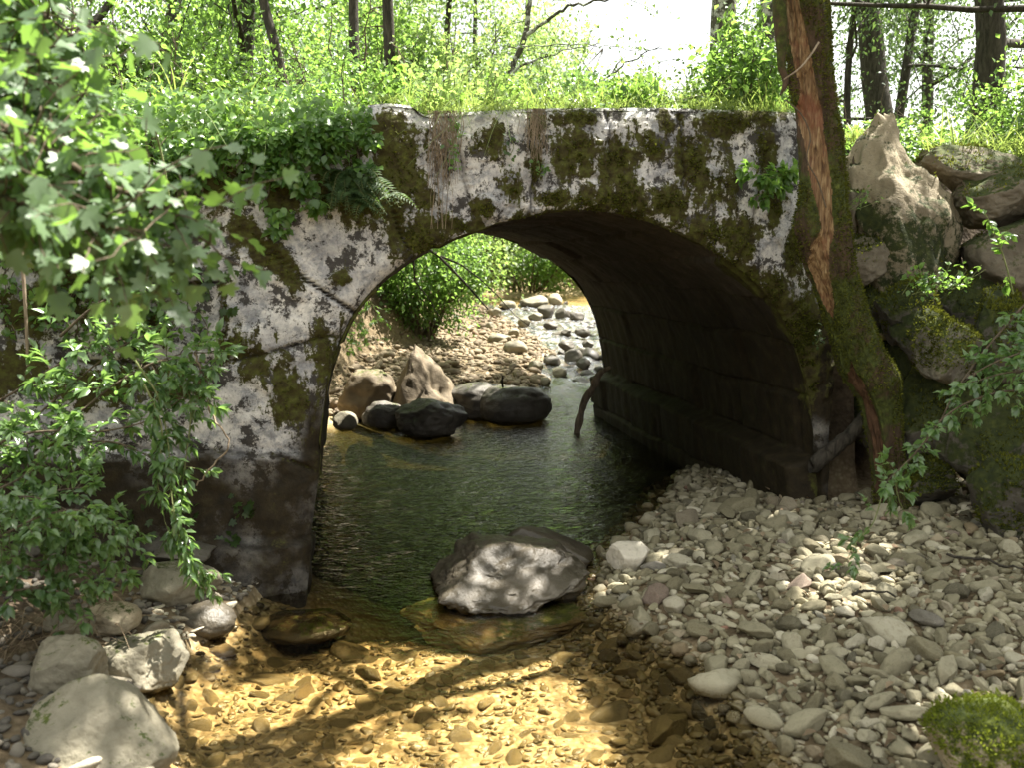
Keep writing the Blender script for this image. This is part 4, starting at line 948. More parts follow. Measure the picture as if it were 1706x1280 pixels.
wx_ = np.interp(vn, [w[1] for w in WOOD], [w[0] for w in WOOD]); ww_ = np.interp(vn, [w[1] for w in WOOD], [w[2] for w in WOOD], right=0)
WOOD2 = [(1418, 600, 0), (1428, 640, 14), (1440, 690, 20), (1456, 750, 18), (1466, 800, 10), (1470, 830, 0)]
wx2 = np.interp(vn, [w[1] for w in WOOD2], [w[0] for w in WOOD2]); ww2 = np.interp(vn, [w[1] for w in WOOD2], [w[2] for w in WOOD2], left=0, right=0)
jag = 7 * fbm(V0 * np.array([7, 7, 5.]), 3, 201)
ww_ = ww_ * .95; wood = ((np.abs(un - wx_ + jag) < ww_) | (np.abs(un - wx2 + jag) < ww2)) & facing
sdw = np.minimum(np.where(ww_ > 0, np.abs(un - wx_ + jag) - ww_, 99), np.where(ww2 > 0, np.abs(un - wx2 + jag) - ww2, 99)); sdw = np.where(facing, sdw, 99)
hn = fbm(V0 * 9, 4, 202); hb = fbm(V0 * np.array([26, 26, 9]), 3, 203)
ridge = fbm(np.stack([np.cos(th)[None] * 3 + 0 * vn, np.sin(th)[None] * 3 + 0 * vn, V0[..., 2] * 1.6], -1) * 2.2, 3, 204); rad = tr_[:, None] + 0.012 * hn + 0.008 * hb + .014 * ridge + (0.008 - 0.024 * smooth(5, -6, sdw))
lump = np.exp(-((vn - 385) / 45) ** 2 - ((un - 1330) / 34) ** 2) * .03 + np.exp(-((vn - 630) / 30) ** 2 - ((un - 1480) / 40) ** 2) * .03
VV = tc[:, None] + (rad + lump)[..., None] * ringd
idx = np.arange(620 * K).reshape(620, K); nxk = np.roll(idx, -1, 1); Qd = np.stack([idx[:-1], nxk[:-1], nxk[1:], idx[1:]], -1).reshape(-1, 4)
wq = wood.ravel()[Qd].sum(1) >= 3
def sub_mesh(V, Q):
    u, inv = np.unique(Q, return_inverse=True); return V[u], inv.reshape(Q.shape), u
lt = thing("leaning_tree", "leaning mossy tree with a torn strip of bare orange wood by the bridge", "tree", (TP[-1][0], TP[-1][1], 0.2))
v1, q1, _ = sub_mesh(VV.reshape(-1, 3), Qd[~wq]); trunk = mk("trunk", v1, q1, mat_mossbark, lt)
m = M("bare_wood"); co = m.obj(); mp = m.n("Mapping"); mp.inputs["Scale"].default_value = (30, 30, 2.2); m.l(co, mp.inputs["Vector"]); g = m.noise(2.5, 6, .6, mp.outputs[0], .4)
wcol = m.ramp(g, [(.28, (.038, .020, .010)), (.42, (.105, .058, .026)), (.55, (.20, .125, .060)), (.74, (.37, .285, .155))]); wcol = m.mix(m.ramp(m.noise(5, 5, .65, co), [(.52, 0.), (.66, .7)]), wcol, (.16, .055, .03))
m.set(color=wcol, rough=.7, spec=.3); m.bump(g, .7, .012); wq2 = wq & (vn.ravel()[Qd].mean(1) > 570); v2, q2, _ = sub_mesh(VV.reshape(-1, 3), Qd[wq & ~wq2]); mk("exposed_wood", v2, q2, m.m, lt)
v2, q2, _ = sub_mesh(VV.reshape(-1, 3), Qd[wq2]); mk("rotten_wood", v2, q2, bark_mat("rotten_bark", (0.035, 0.018, 0.010), (0.13, 0.072, 0.040)), lt)["label"] = "dark brown rotten bare wood low on the trunk"
# hanging flap of bark
fp = np.array([at_y(x, y, Y_) for x, y, Y_ in [(1296, -120, 4.90), (1298, -20, 4.93), (1300, 60, 4.96), (1303, 110, 4.98), (1308, 140, 4.98), (1300, 158, 4.96)]]); fq, _, _ = catmull(fp, 60); fw = np.interp(np.linspace(0, 1, 60), [0, .5, .8, .93, 1], [.036, .034, .020, .014, .004])
fv, ff = tube(fq + .006 * fbm(fq * 12, 3, 5)[:, None] * np.array([1, .5, .2]), fw, 14); mk("bark_flap", fv, ff, mat_mossbark, lt)
# moss tufts standing off the bark
ti = rng.integers(0, 620, 30000); tk = rng.integers(0, K, 30000); P0 = VV[ti, tk]; n0 = ringd[ti, tk]
mmask = fbm(P0 * 3.2, 4, 205) + .25 * (n0[:, 0] > .2) + .35 * np.exp(-((vn[ti, tk] - 390) / 60) ** 2) * (un[ti, tk] < 1365)
k = (~wood[ti, tk]) & (mmask > -.02) & (n0[:, 1] < .5); P0, n0 = P0[k], n0[k]; n_ = len(P0)
lv = Leaves(); lv.add(P0, unit(n0 + .7 * rvec(n_) + np.array([0, 0, .15])), rvec(n_),   .012 * rng.uniform(.6, 1.6, n_), .45, np.clip(.40 + .5 * fbm(P0 * 5, 3, 207) + .25 * rng.normal(size=n_), 0, 1)); kind(lv.build("moss", L_MOSS, lt), "stuff")
# limbs and crown above the frame
tb, lv, tips = Tubes(), Leaves(), []
P_, _ = wander(tc[0], unit(tc[0] - tc[12]), 4.6, 14, .06, .01); tb.add(P_, np.linspace(tr_[0], .02, 15), 10)
for i in range(16):
    j = 2 + i * 12 // 16; az = i * 2.4; el = rng.uniform(.1, .7); dd = np.array([math.cos(az) * math.cos(el), math.sin(az) * math.cos(el), math.sin(el)])
    Q, _ = wander(P_[j], dd, rng.uniform(1.2, 2.4), 8, .15, .02); tb.add(Q, np.linspace(.04, .008, 9), 6); tips += list(Q[3:])
    for s in range(4): S, _ = wander(Q[rng.integers(3, 8)], unit(dd + rvec()), .8, 5, .2); tb.add(S, np.linspace(.012, .004, 6), 4); tips += list(S[2:])
tips = np.array(tips); n_ = 19000; p = tips[rng.integers(0, len(tips), n_)] + rng.normal(size=(n_, 3)) * .26
lv.add(p, unit(rvec(n_) + np.array([0, 0, -.3])), unit(rvec(n_) * .7 + np.array([0, 0, 1.])), .10 * rng.uniform(.6, 1.2, n_), .6, np.clip(rng.normal(.5, .28, n_), 0, 1))
tb.build("limbs", mat_bark, lt); hi = lambda q: (q[:, 2] > q[:, 1] * .262 + 1.85)
lv.build("crown", L_BG, lt, keep=lambda q: lit_keep(q) & hi(q))
# loose vine and dead twig across the trunk
P = np.array([at_y(1306, 132, 4.90), at_y(1330, 115, 4.88), at_y(1350, 92, 4.90), at_y(1364, 70, 4.93)]); V, F = tube(catmull(P, 16)[0], np.linspace(.004, .006, 16), 6)
tag(mk("dead_twig", V, F, mat_drift, None, P[0]), "pale dead twig caught across the torn bark of the leaning tree", "twig")
P = np.array([at_y(*a) for a in [(1308, 165, 4.98), (1335, 190, 4.98), (1350, 230, 5.0), (1344, 262, 5.02), (1362, 300, 5.03), (1376, 345, 5.05)]]); V, F = tube(catmull(P, 30)[0], .0035, 5)
tag(mk("vine", V, F, mat_twig, None, P[0]), "thin dry vine winding down the torn side of the leaning tree", "vine")

# ---------------------------------------------------------------- trees with crowns placed and thinned to aim the shade (mostly above the frame)
def canopy_tree(name, label, base, height, r0, ctr, rad, n_leaf, leafmat, leaf=.11):
    """tall tree whose crown spreads over the stream: limbs reach from the trunk into an ellipsoid at ctr"""
    base = np.array(base, float); ctr = np.array(ctr, float); rad = np.array(rad, float); root = thing(name, label, "tree", base); tb, lv = Tubes(), Leaves(); tips = []
    top = np.array([base[0] * .6 + ctr[0] * .4, base[1] * .6 + ctr[1] * .4, height]); s = np.linspace(0, 1, 14)[:, None]; P = base * (1 - s) + top * s + .05 * rng.normal(size=(14, 3)) * s; P[0] = base - [0, 0, .2]; tb.add(P, r0 * (1 - .75 * s[:, 0]), 12)
    for i in range(34):
        e = ctr + rvec() * rad * rng.uniform(.4, 1) ** .6; b = P[rng.integers(6, 14)]; t = np.linspace(0, 1, 9)[:, None]; Q = b * (1 - t) + e * t + np.array([0, 0, .5]) * (t * (1 - t)) * 2 + .05 * rng.normal(size=(9, 3)); tb.add(Q, np.linspace(r0 * .25, .008, 9), 5); tips += list(Q[4:])
        for k in range(5): S, _ = wander(Q[rng.integers(4, 9)], unit(rvec() + (e - b) * .2), rng.uniform(.6, 1.3), 5, .25, -.02); tb.add(S, np.linspace(.014, .004, 6), 4); tips += list(S[1:])
    tips = np.array(tips); p = tips[rng.integers(0, len(tips), n_leaf)] + rng.normal(size=(n_leaf, 3)) * .30
    lv.add(p, unit(rvec(n_leaf) + np.array([0, 0, -.3])), unit(rvec(n_leaf) * .6 + np.array([0, 0, 1.])), leaf * rng.uniform(.6, 1.2, n_leaf), .65, np.clip(rng.normal(.5, .28, n_leaf), 0, 1))
    tb.build("trunk", mat_bark, root); lv.build("crown", leafmat, root, keep=lambda q: lit_keep(q) & (q[:, 2] > np.maximum(q[:, 1], .5) * .275 + 1.9)); return root
canopy_tree("ash_tree", "tall tree on the bank beside the gravel, its crown over the stream", (6.2, 3.4, 2.2), 8.5, .22, (4.6, 4.4, 5.9), (2.6, 2.6, 1.3), 19000, L_BG)
canopy_tree("ash_tree", "tall tree past the end of the boulder wall, shading the gravel", (6.6, 6.8, 2.4), 9.5, .24, (5.0, 6.0, 6.4), (2.4, 2.0, 1.5), 13000, L_BG)
canopy_tree("ash_tree", "tall tree on the bank upstream, its crown over the gravel beach", (5.6, 14.5, 2.3), 11, .22, (2.3, 14.4, 7.6), (2.4, 2.6, 1.1), 12000, L_BG)
canopy_tree("ash_tree", "tall tree on the near bank opposite the pier, its crown over the shallows", (5.2, .6, 1.6), 8.5, .2, (2.5, 5.0, 5.9), (2.5, 2.3, .9), 15000, L_BG)

# ---------------------------------------------------------------- woodland behind the bridge
def gz(x, y): return float(terrain(np.array([x]), np.array([y]))[0])
def base_at(px, Y):
    x = (px - CX) / F_PX * Y * cp; f = Y - face_y(x); xb = x + .19 * f
    return np.array([x, Y, float(top_z(xb)) if 0 < f < 4.6 and XL < xb < XR + .45 else gz(x, Y)])
W = [("tall dark trunked tree at the edge of the wood, above the pale grass tuft", 398, 11.0, 9, .12, L_BG, 9000, .0), ("dark forked tree behind the mossy parapet block", 655, 8.8, 9, .055, L_BG, 9000, .02), ("second thin dark trunk just beside the forked tree", 606, 9.1, 10, .05, L_BG, 9000, 0),
     ("slender leaning tree between the wood edge and the dark trunks", 515, 8.7, 7, .05, L_BG, 7000, -.12), ("dark tree deep in the wood by the maple boughs", 30, 9.5, 9, .16, L_DARK, 8000, 0), ("young straight tree inside the wood", 235, 14.0, 9, .12, L_BG, 9000, .03),
     ("bushy tree at the back of the wood behind the dark trunk", 470, 20.0, 9, .16, L_BG, 9000, 0), ("bright tree at the back of the wood near the clearing", 745, 22.0, 9, .14, L_BRIGHT, 9000, 0), ("shaded tree at the back of the wood on the slope", 150, 21.0, 10, .18, L_DARK, 9000, 0), ("pale leaved tree behind the forked one", 640, 26.0, 10, .18, L_BRIGHT, 9000, 0), ("bright far tree closing the clearing on its wooded end", 800, 36.0, 13, .16, L_BRIGHT, 9000, 0), ("bright far tree in the clearing behind the forked sapling", 885, 40.0, 11.5, .16, L_BRIGHT, 8000, 0), ("far tree on the slope of the wood", 330, 27, 10, .2, L_BG, 9000, 0)]
for lab, px, Yd, h, r, lm, nl, ln in W:
    make_tree("woodland_tree", lab, base_at(px, Yd), h, r, lm, mat_bark, int(nl * 1.9), .078 * (Yd / 12) ** .45, .36, .12, (ln, 0), None, droop=.15)
E = [("lichen spotted trunk standing on the deck end above the arch", 1196, 9.2, 9, .115, mat_lichbark, 500), ("slimmer lichen spotted trunk beside the first on the bridge end", 1249, 9.7, 9, .09, mat_lichbark, 500)]
for lab, px, Yd, h, r, bm_, nl in E: make_tree("lichen_tree", lab, base_at(px, Yd), h, r * 1.15, L_BG, bm_, nl, .07, .3, .55, (0.0, 0), None, droop=0)
for lab, px, Yd, h, r, nl, c0, lf in [("thick dark alder behind the boulder wall", 1618, 10.5, 9, .17, 6500, .12, .07), ("alder at the wall end with yellowing leaves", 1698, 8.6, 8, .10, 5000, .1, .07), ("airy alder showing bright sky between its leaves", 1470, 13.5, 8, .08, 7000, .06, .075),
                              ("slim alder just past the leaning tree", 1412, 12.0, 7, .05, 5200, .08, .07), ("alder further back behind the tilted boulder", 1545, 17.0, 9, .12, 7500, .05, .08), ("far alder filling the gap by the lichen trunks", 1310, 20.0, 8, .12, 6500, .05, .085), ("far alder behind the thick dark one", 1660, 19.0, 9, .14, 7000, .05, .08)]:
    make_tree("alder_tree", lab, base_at(px, Yd), h, r, L_BLUE, mat_bark, int(nl * 2.0), lf * .85, .34, c0, (.04, 0), None, droop=.22)
# sapling with bare boughs in the clearing
sp_ = base_at(832, 9.4); sap = thing("sapling", "forked sapling with long bare boughs against the white sky", "tree", sp_); tb, lv = Tubes(), Leaves()
def pl(pts): return np.array([at_y(x, y, Y_) for x, y, Y_ in pts])
for pts, r0, r1 in [([(826, 235, 9.4), (842, 150, 9.4), (856, 105, 9.4), (875, 62, 9.4), (882, 20, 9.4), (888, -60, 9.4), (890, -160, 9.4)], .034, .018), ([(875, 60, 9.4), (900, 42, 9.35), (925, 22, 9.3), (960, 8, 9.25), (1000, 0, 9.2), (1060, -8, 9.15)], .020, .006), ([(826, 150, 9.4), (856, 118, 9.3), (892, 100, 9.2), (940, 84, 9.1), (985, 76, 9.0)], .016, .004),
                    ([(880, 178, 8.9), (940, 158, 8.9), (985, 146, 8.9), (1020, 120, 8.9), (1050, 100, 8.9), (1075, 88, 8.9), (1100, 76, 8.9)], .020, .004), ([(985, 148, 8.9), (1015, 136, 8.85), (1046, 131, 8.8), (1075, 142, 8.8), (1105, 150, 8.8), (1140, 150, 8.8)], .012, .003), ([(848, 78, 9.3), (890, 76, 9.2), (960, 74, 9.1), (1010, 75, 9.0), (1060, 86, 9.0), (1110, 110, 9.0)], .007, .002), ([(812, 150, 9.5), (818, 100, 9.5), (828, 50, 9.5)], .012, .006)]:
    Q, _, _ = catmull(pl(pts), 24); Q = Q + .008 * rng.normal(size=Q.shape); tb.add(Q, np.linspace(r0, r1, 24), 7)
    for k in range(7): S, _ = wander(Q[rng.integers(5, 24)], unit(rvec() + np.array([.3, 0, .1])), rng.uniform(.2, .5), 5, .2); tb.add(S, np.linspace(.004, .0015, 6), 4); n_ = 10; lv.add(S[rng.integers(2, 6, n_)] + .04 * rng.normal(size=(n_, 3)), rvec(n_), unit(rvec(n_) + np.array([0, 0, 1.])), .05 * rng.uniform(.6, 1.2, n_), .6, np.clip(rng.normal(.5, .3, n_), 0, 1))
tb.build("trunk", mat_lichbark, sap); lv.build("crown", L_BRIGHT, sap)
# bushes along the deck and in the clearing
for lab, px, Yd, s, lm, nl, lf in [
    ("dense bush at the wood edge behind the ivy", 250, 8.4, (1.2, .8, 1.5), L_BG, 6000, .06), ("bright bush behind the fern end of the parapet", 470, 8.6, (1.0, .8, 1.35), L_BG, 6000, .055), ("bush under the two dark trunks behind the parapet block", 600, 9.2, (1.1, .9, 1.6), L_BG, 6500, .055), ("sunny bush beside the forked tree", 735, 8.5, (.8, .6, 1.25), L_BRIGHT, 6500, .055),
    ("dark bush in the wood by the maple boughs", 90, 8.6, (1.3, .9, 1.9), L_DARK, 6000, .06), ("tall hazel thicket at the wood edge", 350, 12.0, (1.6, 1.2, 2.9), L_BG, 9000, .07), ("tall hazel thicket behind the leaning slender tree", 560, 19.0, (2.2, 1.4, 4.4), L_BG, 11000, .09), ("tall sunny thicket near the clearing", 740, 25.0, (2.6, 1.6, 6.0), L_BRIGHT, 11000, .12),
    ("loose sunlit bush in the clearing under the bare boughs", 880, 8.8, (.8, .6, .95), L_BRIGHT, 4500, .05), ("low pale bush in the middle of the clearing", 1010, 9.2, (.9, .6, .65), L_BRIGHT, 4500, .05), ("bush at the end of the clearing before the lichen trunks", 1110, 8.6, (.7, .6, .8), L_BRIGHT, 4500, .05), ("pale thicket far back in the clearing", 930, 38.0, (5.5, 3, 7.4), L_BRIGHT, 15000, .20), ("pale thicket far back beyond the bare bough tips", 1090, 40.0, (6.0, 3, 6.6), L_BRIGHT, 14000, .20),
    ("green feathery bush round the lichen trunks at the bridge end", 1205, 8.0, (.85, .6, .52), L_BG, 6500, .045), ("bush spilling over the bridge end by the leaning tree", 1268, 6.6, (.45, .4, .80), L_BG, 5000, .04), ("low green bush behind the tilted boulder", 1440, 8.0, (.8, .7, .75), L_BG, 3500, .05), ("thicket on the slope under the maple boughs", 120, 13.0, (2.2, 1.4, 3.2), L_BG, 9000, .075), ("bush under the thick alder", 1640, 8.8, (1.0, .8, 1.1), L_BG, 4200, .055)]:
    make_bush("bush", lab, base_at(px, Yd) - np.array([0, 0, .05]), s, lm, int(nl * 1.1), lf, keep=True)
for k, (px, sy_, r_, h_, lm) in enumerate([(640, 1.6, .45, .55, L_BG), (720, .9, .40, .42, L_BG), (790, 1.8, .5, .5, L_BRIGHT), (860, 1.0, .40, .30, L_BG), (930, 2.0, .5, .38, L_BRIGHT), (990, 1.1, .4, .26, L_BG), (1060, 1.5, .45, .42, L_BG), (1120, .8, .40, .42, L_BG), (1175, 1.2, .45, .36, L_BG), (1240, .5, .35, .34, L_BG), (1285, .35, .28, .52, L_BG), (560, 1.0, .5, .55, L_BG), (480, 1.2, .6, .6, L_BG), (380, 1.4, .6, .7, L_BG), (290, 1.2, .6, .7, L_BG), (190, 1.0, .6, .7, L_BG)]):
    q = at_face(px, 182); q = q + sy_ * axis_d; q[2] = top_z(at_face(px, 182)[0]) - .03
    make_bush("undergrowth_clump", ["low leafy clump on the bridge deck above the wooded end", "low leafy clump along the parapet of the bridge deck"][px > 600], q, (r_, r_ * .8, h_ * rng.uniform(.8, 1.35)), [lm, L_SHRUB, lm, L_IVY, L_DARK][k % 5], 1400, [.038, .028, .05, .034][k % 4], "leafy clumps on the bridge deck" + (" near the wood" if px <= 600 else ""), "undergrowth", 9)
# seen through the arch
for lab, px, Yd, zb, s, lm, nl, lf in [("leafy bush on the stream bank seen through the arch", 700, 15.5, .45, (1.25, 1.1, 2.0), L_BG, 12000, .075), ("arching bush beside the first on the shadowed bank, seen through the arch", 600, 14.6, .5, (.9, .9, 1.7), L_BG, 6500, .07), ("dense far bush overhanging the upper pool", 880, 31.0, .7, (3.4, 1.6, 2.6), L_BG, 9000, .13), ("darker far bush at the bend of the stream", 800, 29.0, .8, (2.2, 1.6, 3.0), L_DARK, 7000, .13), ("far bush at the shore past the mossy pale boulder", 985, 33.0, .7, (3.2, 1.6, 3.0), L_BG, 8000, .13)]:
    b = at_y(px, 500, Yd); b[2] = zb if Yd > 20 else gz(b[0], Yd) - .02; make_bush("bush", lab, b, s, lm, nl, lf, stems=18)
stem_plant("hanging_shrub", "thin drooping twigs at the pier edge above the beach, seen through the arch", [pl([(560, 470, 11.8), (590, 500, 11.7), (608, 540, 11.6), (622, 575, 11.5)]), pl([(555, 480, 11.9), (575, 520, 11.8), (585, 560, 11.7)]), pl([(575, 460, 11.9), (610, 490, 11.8), (632, 530, 11.8)])], L_BG, .06, .22, .08, 4, .006)

# ---------------------------------------------------------------- plants on and around the bridge
# ivy mat over the bridge head
iv = thing("ivy", "mat of ivy and bramble leaves spilling over the bridge head under the wood", "ivy", at_face(400, 250)); tb, lv = Tubes(), Leaves()
IV = [(120, 200, 120, 260), (230, 190, 110, 330), (330, 200, 90, 330), (420, 190, 90, 330), (500, 190, 70, 300), (560, 200, 55, 200), (250, 260, 90, 220), (360, 240, 60, 200), (460, 235, 60, 220), (530, 250, 45, 110), (180, 330, 80, 160), (100, 290, 100, 190), (470, 290, 35, 70), (555, 230, 30, 70), (505, 310, 26, 45), (465, 360, 22, 40), (440, 280, 40, 70), (60, 350, 70, 110), (610, 235, 22, 40), (300, 300, 40, 50), (460, 385, 16, 24), (520, 345, 20, 26), (600, 280, 24, 26)]
for x, y, r, nn in IV:
    for _ in range(int(nn * 1.9)):
        a, q = rng.uniform(0, 2 * PI), rng.random() ** .5; u_, v_ = x + r * q * math.cos(a), y + .62 * r * q * math.sin(a)
        p = at_face(u_, v_, rng.uniform(.02, .16)); above = p[2] > top_z(p[0])
        if above: p = p - FN * rng.uniform(0, .7)
        lv.add(p, unit(np.array([rng.normal() * .7, -.5, -.55]) + .4 * rng.normal(size=3)), unit(np.array([0, -.55, .9]) + .45 * rng.normal(size=3)), rng.uniform(.026, .058), rng.uniform(.6, .85), np.clip(.45 + .3 * rng.normal() + .2 * above, 0, 1))
for k in range(26):
    x0 = rng.uniform(150, 620); y0 = np.interp(x0, [150, 620], [240, 200]); pts = [(x0, y0)]; 
    for _ in range(5): pts.append((pts[-1][0] + rng.normal() * 14, pts[-1][1] + rng.uniform(10, 34)))
    Q = np.array([at_face(a, b, .05 + .02 * rng.normal()) for a, b in pts]); Q, _, _ = catmull(Q, 16); tb.add(Q, .0028, 4)
    for j in range(2, 16): lv.add(Q[j], unit(rvec() + np.array([0, -.6, -.5])), unit(np.array([0, -.6, .8]) + .4 * rng.normal(size=3)), rng.uniform(.03, .06), .7, rng.random())
tb.build("stems", mat_twig, iv); lv.build("foliage", L_IVY, iv, 'oval')
cw = thing("creeper", "creeper with small leaves covering the far end of the wall behind the shrub", "creeper", at_face(100, 480)); lv, tb = Leaves(), Tubes()
for k in range(34):
    x0, y0 = rng.uniform(-40, 320), rng.uniform(330, 480); pts = [(x0, y0)]
    for _ in range(6): pts.append((pts[-1][0] + rng.normal() * 16, pts[-1][1] + rng.uniform(10, 36)))
    Q, _, _ = catmull(np.array([at_face(a, b, .05 + .02 * rng.normal()) for a, b in pts]), 22); tb.add(Q, .0025, 4)
    for j in range(1, 22):
        for _ in range(2): lv.add(Q[j] + .03 * rng.normal(size=3) * [1, .4, 1], unit(rvec() + np.array([0, -.6, -.4])), unit(np.array([0, -.6, .8]) + .45 * rng.normal(size=3)), rng.uniform(.022, .05), .75, rng.random())
tb.build("stems", mat_twig, cw); lv.build("foliage", L_IVY, cw, 'oval')
# small ivy sprigs lower on the pier
sv = thing("ivy", "sparse ivy sprigs creeping on the wet pier below the mortar line", "ivy", at_face(380, 850)); lv, tb = Leaves(), Tubes()
for x0, y0 in [(395, 905), (410, 870), (330, 690), (360, 480), (345, 500), (375, 520), (250, 500), (240, 560), (100, 420), (90, 520), (300, 860), (230, 900)]:
    P = [at_face(x0 + 4 * rng.normal(), y0 + q * -14, .03) for q in range(5)]; tb.add(np.array(P), .0025, 4)
    for _ in range(9): lv.add(at_face(x0 + 17 * rng.normal(), y0 - 28 + 22 * rng.normal(), .05), unit(rvec() + np.array([0, -.5, -.6])), unit(np.array([0, -.8, .6]) + .3 * rng.normal(size=3)), rng.uniform(.03, .055), .9, rng.random())
tb.build("stems", mat_twig, sv); lv.build("foliage", L_DARK, sv, 'lobed')
# fern
fb = at_face(598, 330, .02); fern = thing("fern", "dark green fern rooted in the joint of the bridge face", "fern", fb); tb, lv = Tubes(), Leaves()
for i in range(44):
    a = rng.uniform(-1.3, 1.3); L = rng.uniform(.12, .24); o0 = fb + np.array([rng.normal() * .05, 0, rng.normal() * .05]); s = np.linspace(0, 1, 18)[:, None]
    end = o0 + np.array([math.sin(a) * L + .05, -rng.uniform(.08, .2), math.cos(a) * L * .5 - .10]); mid = o0 + np.array([math.sin(a) * L * .6, -.14, .09 + .05 * rng.random()]); Q = (1 - s) ** 2 * o0 + 2 * s * (1 - s) * mid + s ** 2 * end; tb.add(Q, np.linspace(.0022, .0008, 18), 4)
    T = unit(np.gradient(Q, axis=0)); up = unit(np.array([0, -.5, .9]) + .15 * rng.normal(size=3)); sd_ = unit(np.cross(T, up))
    for j in range(2, 18):
        pw = math.sin(PI * (j / 18) ** .7) * .042 + .006
        for sg in (-1, 1): lv.add(Q[j], unit(sg * sd_[j] + .45 * T[j]), up, pw, .30, np.clip(.5 + .25 * rng.normal(), 0, 1))
tb.build("stems", mat_greenstem, fern); lv.build("fronds", L_FERN, fern)
# moss cushions on the face (real tufts)
nm = 60000; ri = rng.integers(0, NV, nm); ci = rng.integers(0, NU, nm); k = (mossa[ri, ci] + .5 * fbm(base[ri, ci] * 22, 3, 302) > .80) & (pu[ri, ci] > 60) & (pu[ri, ci] < 1420) & (pv[ri, ci] < 760); P0 = face[ri[k], ci[k]]; n_ = len(P0)
lv = Leaves(); lv.add(P0, unit(FN + .8 * rvec(n_) + np.array([0, 0, -.1])), rvec(n_), .013 * rng.uniform(.6, 1.8, n_), .5, np.clip(.30 + .45 * fbm(P0 * 4, 3, 301) + .22 * rng.normal(size=n_), 0, 1)); kind(lv.build("moss", L_MOSS, bridge), "stuff")
# grass along the parapet, in tufts
def tuft(name, label, centres, n, L, width, mat, tint=(.5, .25), bend=.8, spread=.05, lean=.55, cat="grass", stuff=False, base=None):
    c = np.asarray(centres, float); k = rng.integers(0, len(c), n); r0 = c[k] + rng.normal(size=(n, 3)) * np.array([spread, spread, .012]); d = unit(np.stack([rng.normal(size=n) * lean, rng.normal(size=n) * lean - .12, np.ones(n)], -1))
    V, F, t = blades(r0, d, L * rng.uniform(.5, 1.25, n), width, np.clip(rng.normal(tint[0], tint[1], n), 0, 1), bend)
    o = mk(name, V, F, mat, None, c[0], dict(tint=t)); return kind(o, "stuff") if stuff else tag(o, label, cat)
def deck_pt(px, s): p = at_face(px, 182); q = p + s * axis_d; q[2] = top_z(p[0]) + .0; return q
cs = [deck_pt(rng.uniform(600, 1340), rng.uniform(.15, 3.5)) for _ in range(300)]
tuft("grass", None, cs, 3600, .34, .0026, L_GRASS, (.6, .25), .6, .07, .4, stuff=True)
cs = [deck_pt(rng.uniform(640, 1330), rng.uniform(.0, .12)) for _ in range(60)]
kind(tuft("edge_grass", None, cs, 900, .13, .002, L_GRASS, (.55, .25), 1.0, .03, .7, stuff=True), "stuff")
tuft("grass_tuft", "fine arching tuft of pale grass at the wood edge behind the ivy", [deck_pt(x, .5) for x in (380, 410, 440)], 700, .55, .0022, L_GRASS, (.75, .2), 1.2, .09, .5)
tuft("grass_tuft", "tall lone grass clump with long drooping blades among the maple boughs", [deck_pt(262, .6) + np.array([0, 0, .15])], 60, .62, .005, L_GRASS, (.7, .2), 1.2, .04, .5)
tuft("grass_tuft", "long grass blades bending over the parapet face above the arch", [at_face(x, 186, .02) for x in (770, 800, 830, 845)], 70, .30, .0018, L_GRASS, (.6, .3), 1.9, .03, .9)
cs = [at_y(x, 262, 6.6) for x in np.linspace(1575, 1720, 8)]
for c in cs: c[2] -= .05
tuft("grass_tuft", "tall yellow green grass standing on top of the boulder wall", cs, 190, .48, .0055, L_GRASS, (.85, .15), .8, .08, .3)
cs = [at_y(x, 236, 6.5) for x in np.linspace(1395, 1445, 5)]
tuft("grass_tuft", "short bright grass tuft between the leaning tree and the tilted boulder", cs, 150, .20, .003, L_GRASS, (.9, .15), .8, .06, .4)
# broad leafed herbs sprouting on the parapet
for i, (x, y, r, nn, lab) in enumerate([(725, 168, 26, 90, "yellow green herb sprouting on the parapet above the hanging roots"), (840, 160, 34, 90, "herb with pale leaves on the parapet above the crack"), (770, 165, 40, 120, "low leafy herb on the parapet between the roots and the crack"), (1060, 150, 70, 260, "leafy herb on the parapet near the bush"), (560, 172, 60, 240, "nettle like herb behind the mossy parapet block"), (660, 150, 70, 300, "tall herb behind the mossy parapet block")]):
    b = deck_pt(x, .15 + .1 * (i % 3)); rt = thing("herb", lab, "plant", b); lv, tb = Leaves(), Tubes()
    for s in range(9):
        e = b + np.array([rng.normal() * r / F_PX * 5, rng.normal() * .06, rng.uniform(.06, .26)]); Q = np.linspace(b + np.array([rng.normal() * .04, 0, 0]), e, 6); tb.add(Q, .0025, 4)
        k_ = max(nn // 9, 4)
        for q in range(k_): lv.add(Q[rng.integers(1, 6)] + .025 * rng.normal(size=3), unit(rvec() + np.array([0, 0, .1])), unit(np.array([0, 0, 1.]) + .6 * rng.normal(size=3)), rng.uniform(.025, .055), .7, np.clip(rng.normal(.7, .2), 0, 1))
    tb.build("stems", mat_greenstem, rt); lv.build("foliage", L_BRIGHT if i < 3 else L_IVY, rt, 'oval')
